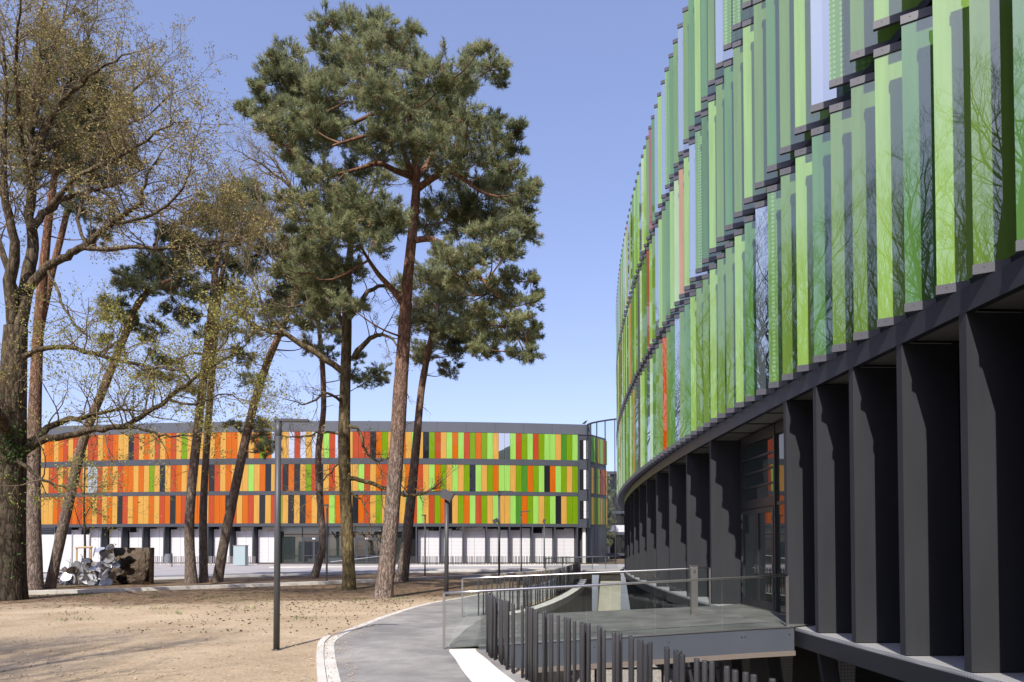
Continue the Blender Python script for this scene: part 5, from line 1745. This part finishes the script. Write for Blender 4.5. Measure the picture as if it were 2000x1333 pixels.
def zone_a(rs):
    y = 8.5 + 18 * rs.rand() ** 1.4
    return -0.85 * y + rs.rand() * .85 * y, y
def zone_c(rs):
    y = rs.uniform(15, 25); return rs.uniform(-9, -2.2), y
M['clod'] = mat("soil clod", (0.36, 0.265, 0.175), 0.95, c2=(0.55, 0.425, 0.305), vscale=3, spec=.1)
M['pebble'] = mat("pale pebble", (0.55, 0.50, 0.43), 0.9, var=.2, vscale=4)
M['cone'] = mat("pine cone", (0.09, 0.055, 0.035), 0.95, var=.3, vscale=6)
tag(scatter('soil_clods', M['clod'], 4500, 1, (.006, .030), zone_a), 'loose crumbs and clods of sandy soil', 'clods')
tag(scatter('pebbles', M['pebble'], 130, 2, (.010, .030), zone_a), 'pale pebbles strewn over the bare soil', 'pebbles')
tag(scatter('pine_cones', M['cone'], 420, 3, (.022, .042), zone_c), 'brown fallen pine cones around the foot of the main pine', 'cones')

# fallen twigs, needle litter and sparse weeds under the trees
rs = np.random.RandomState(12)
def litter(name, m, n, zone, Lr, w, up, label):
    T = []
    xl = np.array([q[0] for q in out2]); yl = np.array([q[1] for q in out2])
    while len(T) < n:
        x, y = zone(rs)
        if x > np.interp(y, yl, xl) - .1: continue
        a = rs.uniform(0, 6.28); L_ = rs.uniform(*Lr); d = np.array([math.cos(a), math.sin(a), up * rs.uniform(.4, 1)])
        p0 = np.array([x, y, GZ + .004]); sd = np.array([-math.sin(a), math.cos(a), .3]) * w
        T.append(np.array([[p0 - sd, p0 + sd, p0 + d * L_]]))
        T.append(np.array([[p0 + d * L_ + np.array([0, 0, .004]), p0 + d * L_ * .4 + sd * 1.2 + np.array([0, 0, .012]), p0 + d * L_ * .4 - sd]]))
    V = np.concatenate(T)
    tag(tri_soup(name, V, [m], np.zeros(len(V), dtype=np.int32), None), label, name.replace('_', ' '), kind='stuff')
def zone_t(rs):
    y = rs.uniform(21, 34); return rs.uniform(-24, -2), y
def zone_w(rs):
    k = rs.randint(0, 26); q = np.random.RandomState(k + 100)
    cx, cy = q.uniform(-20, -3), q.uniform(17, 31)
    return cx + rs.normal(0, .22), cy + rs.normal(0, .22)
M['weed'] = leaf_mat("weed leaf", (0.07, 0.12, 0.025), (0.20, 0.28, 0.06), 2.0, .2)
litter('fallen_twigs', M['twig_dark'], 2600, zone_t, (.06, .35), .006, .05, 'brown fallen twigs littering the soil under the pines')
litter('weeds', M['weed'], 1100, zone_w, (.03, .10), .010, 1.2, 'small green weeds sprouting in tufts on the soil')

def zone_k(rs):
    i = rs.randint(6, len(out2) - 12); a = Vector(out2[i]); b = Vector(path_left[i])
    f = rs.rand() ** 2.2 * 2.2
    q = a.lerp(b, f); return q.x + rs.normal(0, .03), q.y + rs.uniform(-.5, .5)
def spill(n, seed):
    rs = np.random.RandomState(seed); T = []
    for i in range(n):
        x, y = zone_k(rs); r_ = rs.uniform(.006, .022); a = rs.uniform(0, 6.28)
        z = GZ + .022 + rs.uniform(0, .024)
        p = [np.array([x + math.cos(a + k * 2.1) * r_ * rs.uniform(.6, 1.5), y + math.sin(a + k * 2.1) * r_ * 1.4, z]) for k in range(3)]
        t = np.array([x, y, z + r_ * .5])
        T += [[p[0], p[1], t], [p[1], p[2], t], [p[2], p[0], t]]
    V = np.array(T)
    tag(tri_soup('sand_crumbs', V, [M['clod']], np.zeros(len(V), dtype=np.int32), None), 'crumbs of sandy soil blown over the white path kerb', 'sand', kind='stuff')
spill(2200, 31)

# stand-ins for the reflections in the glass screen: an added block and conifer
bk = thing('office_building', (18.0, 114, GZ), 'dark grey block with open floors added behind the glass screen to stand in for its reflections', 'building')
q = MB(); q.box(15.6, 34, 110.4, 124, GZ, 13.4); q.build('wall', M['black_deep'], bk)
for i_, z_ in enumerate((0.2, 3.6, 7.0, 10.4, 13.4)):
    q = MB(); q.box(15.2, 34.4, 110.0, 124.4, z_, z_ + .45); q.build('floor_slab', M['band'], bk)
for i_ in range(6):
    q = MB(); q.box(15.5 + i_ * 3.4, 15.8 + i_ * 3.4, 110.05, 110.35, GZ, 13.35); q.build('column', M['concrete_shaded'], bk)
q = MB(); q.box(15.2, 34, 110.1, 110.16, 4.05, 5.15); q.build('guard_panel', M['blind'], bk)
pine('small conifer added behind the glass screen to stand in for its reflections',
     [(1182, 1092, 3), (1183, 1030, 2.6), (1184, 960, 1.6), (1184, 925, .8)], 104.0,
     [(1184, 935, 6), (1182, 950, 8), (1187, 962, 8), (1181, 978, 10), (1188, 990, 9), (1183, 1005, 11), (1189, 1020, 9), (1179, 1030, 10), (1186, 1045, 11), (1181, 1062, 11)],
     M['pinebark_far'], M['needle_d'], 131, depth=1.5, dens=.35, dead=0, group=None, blade=(.28, .04))
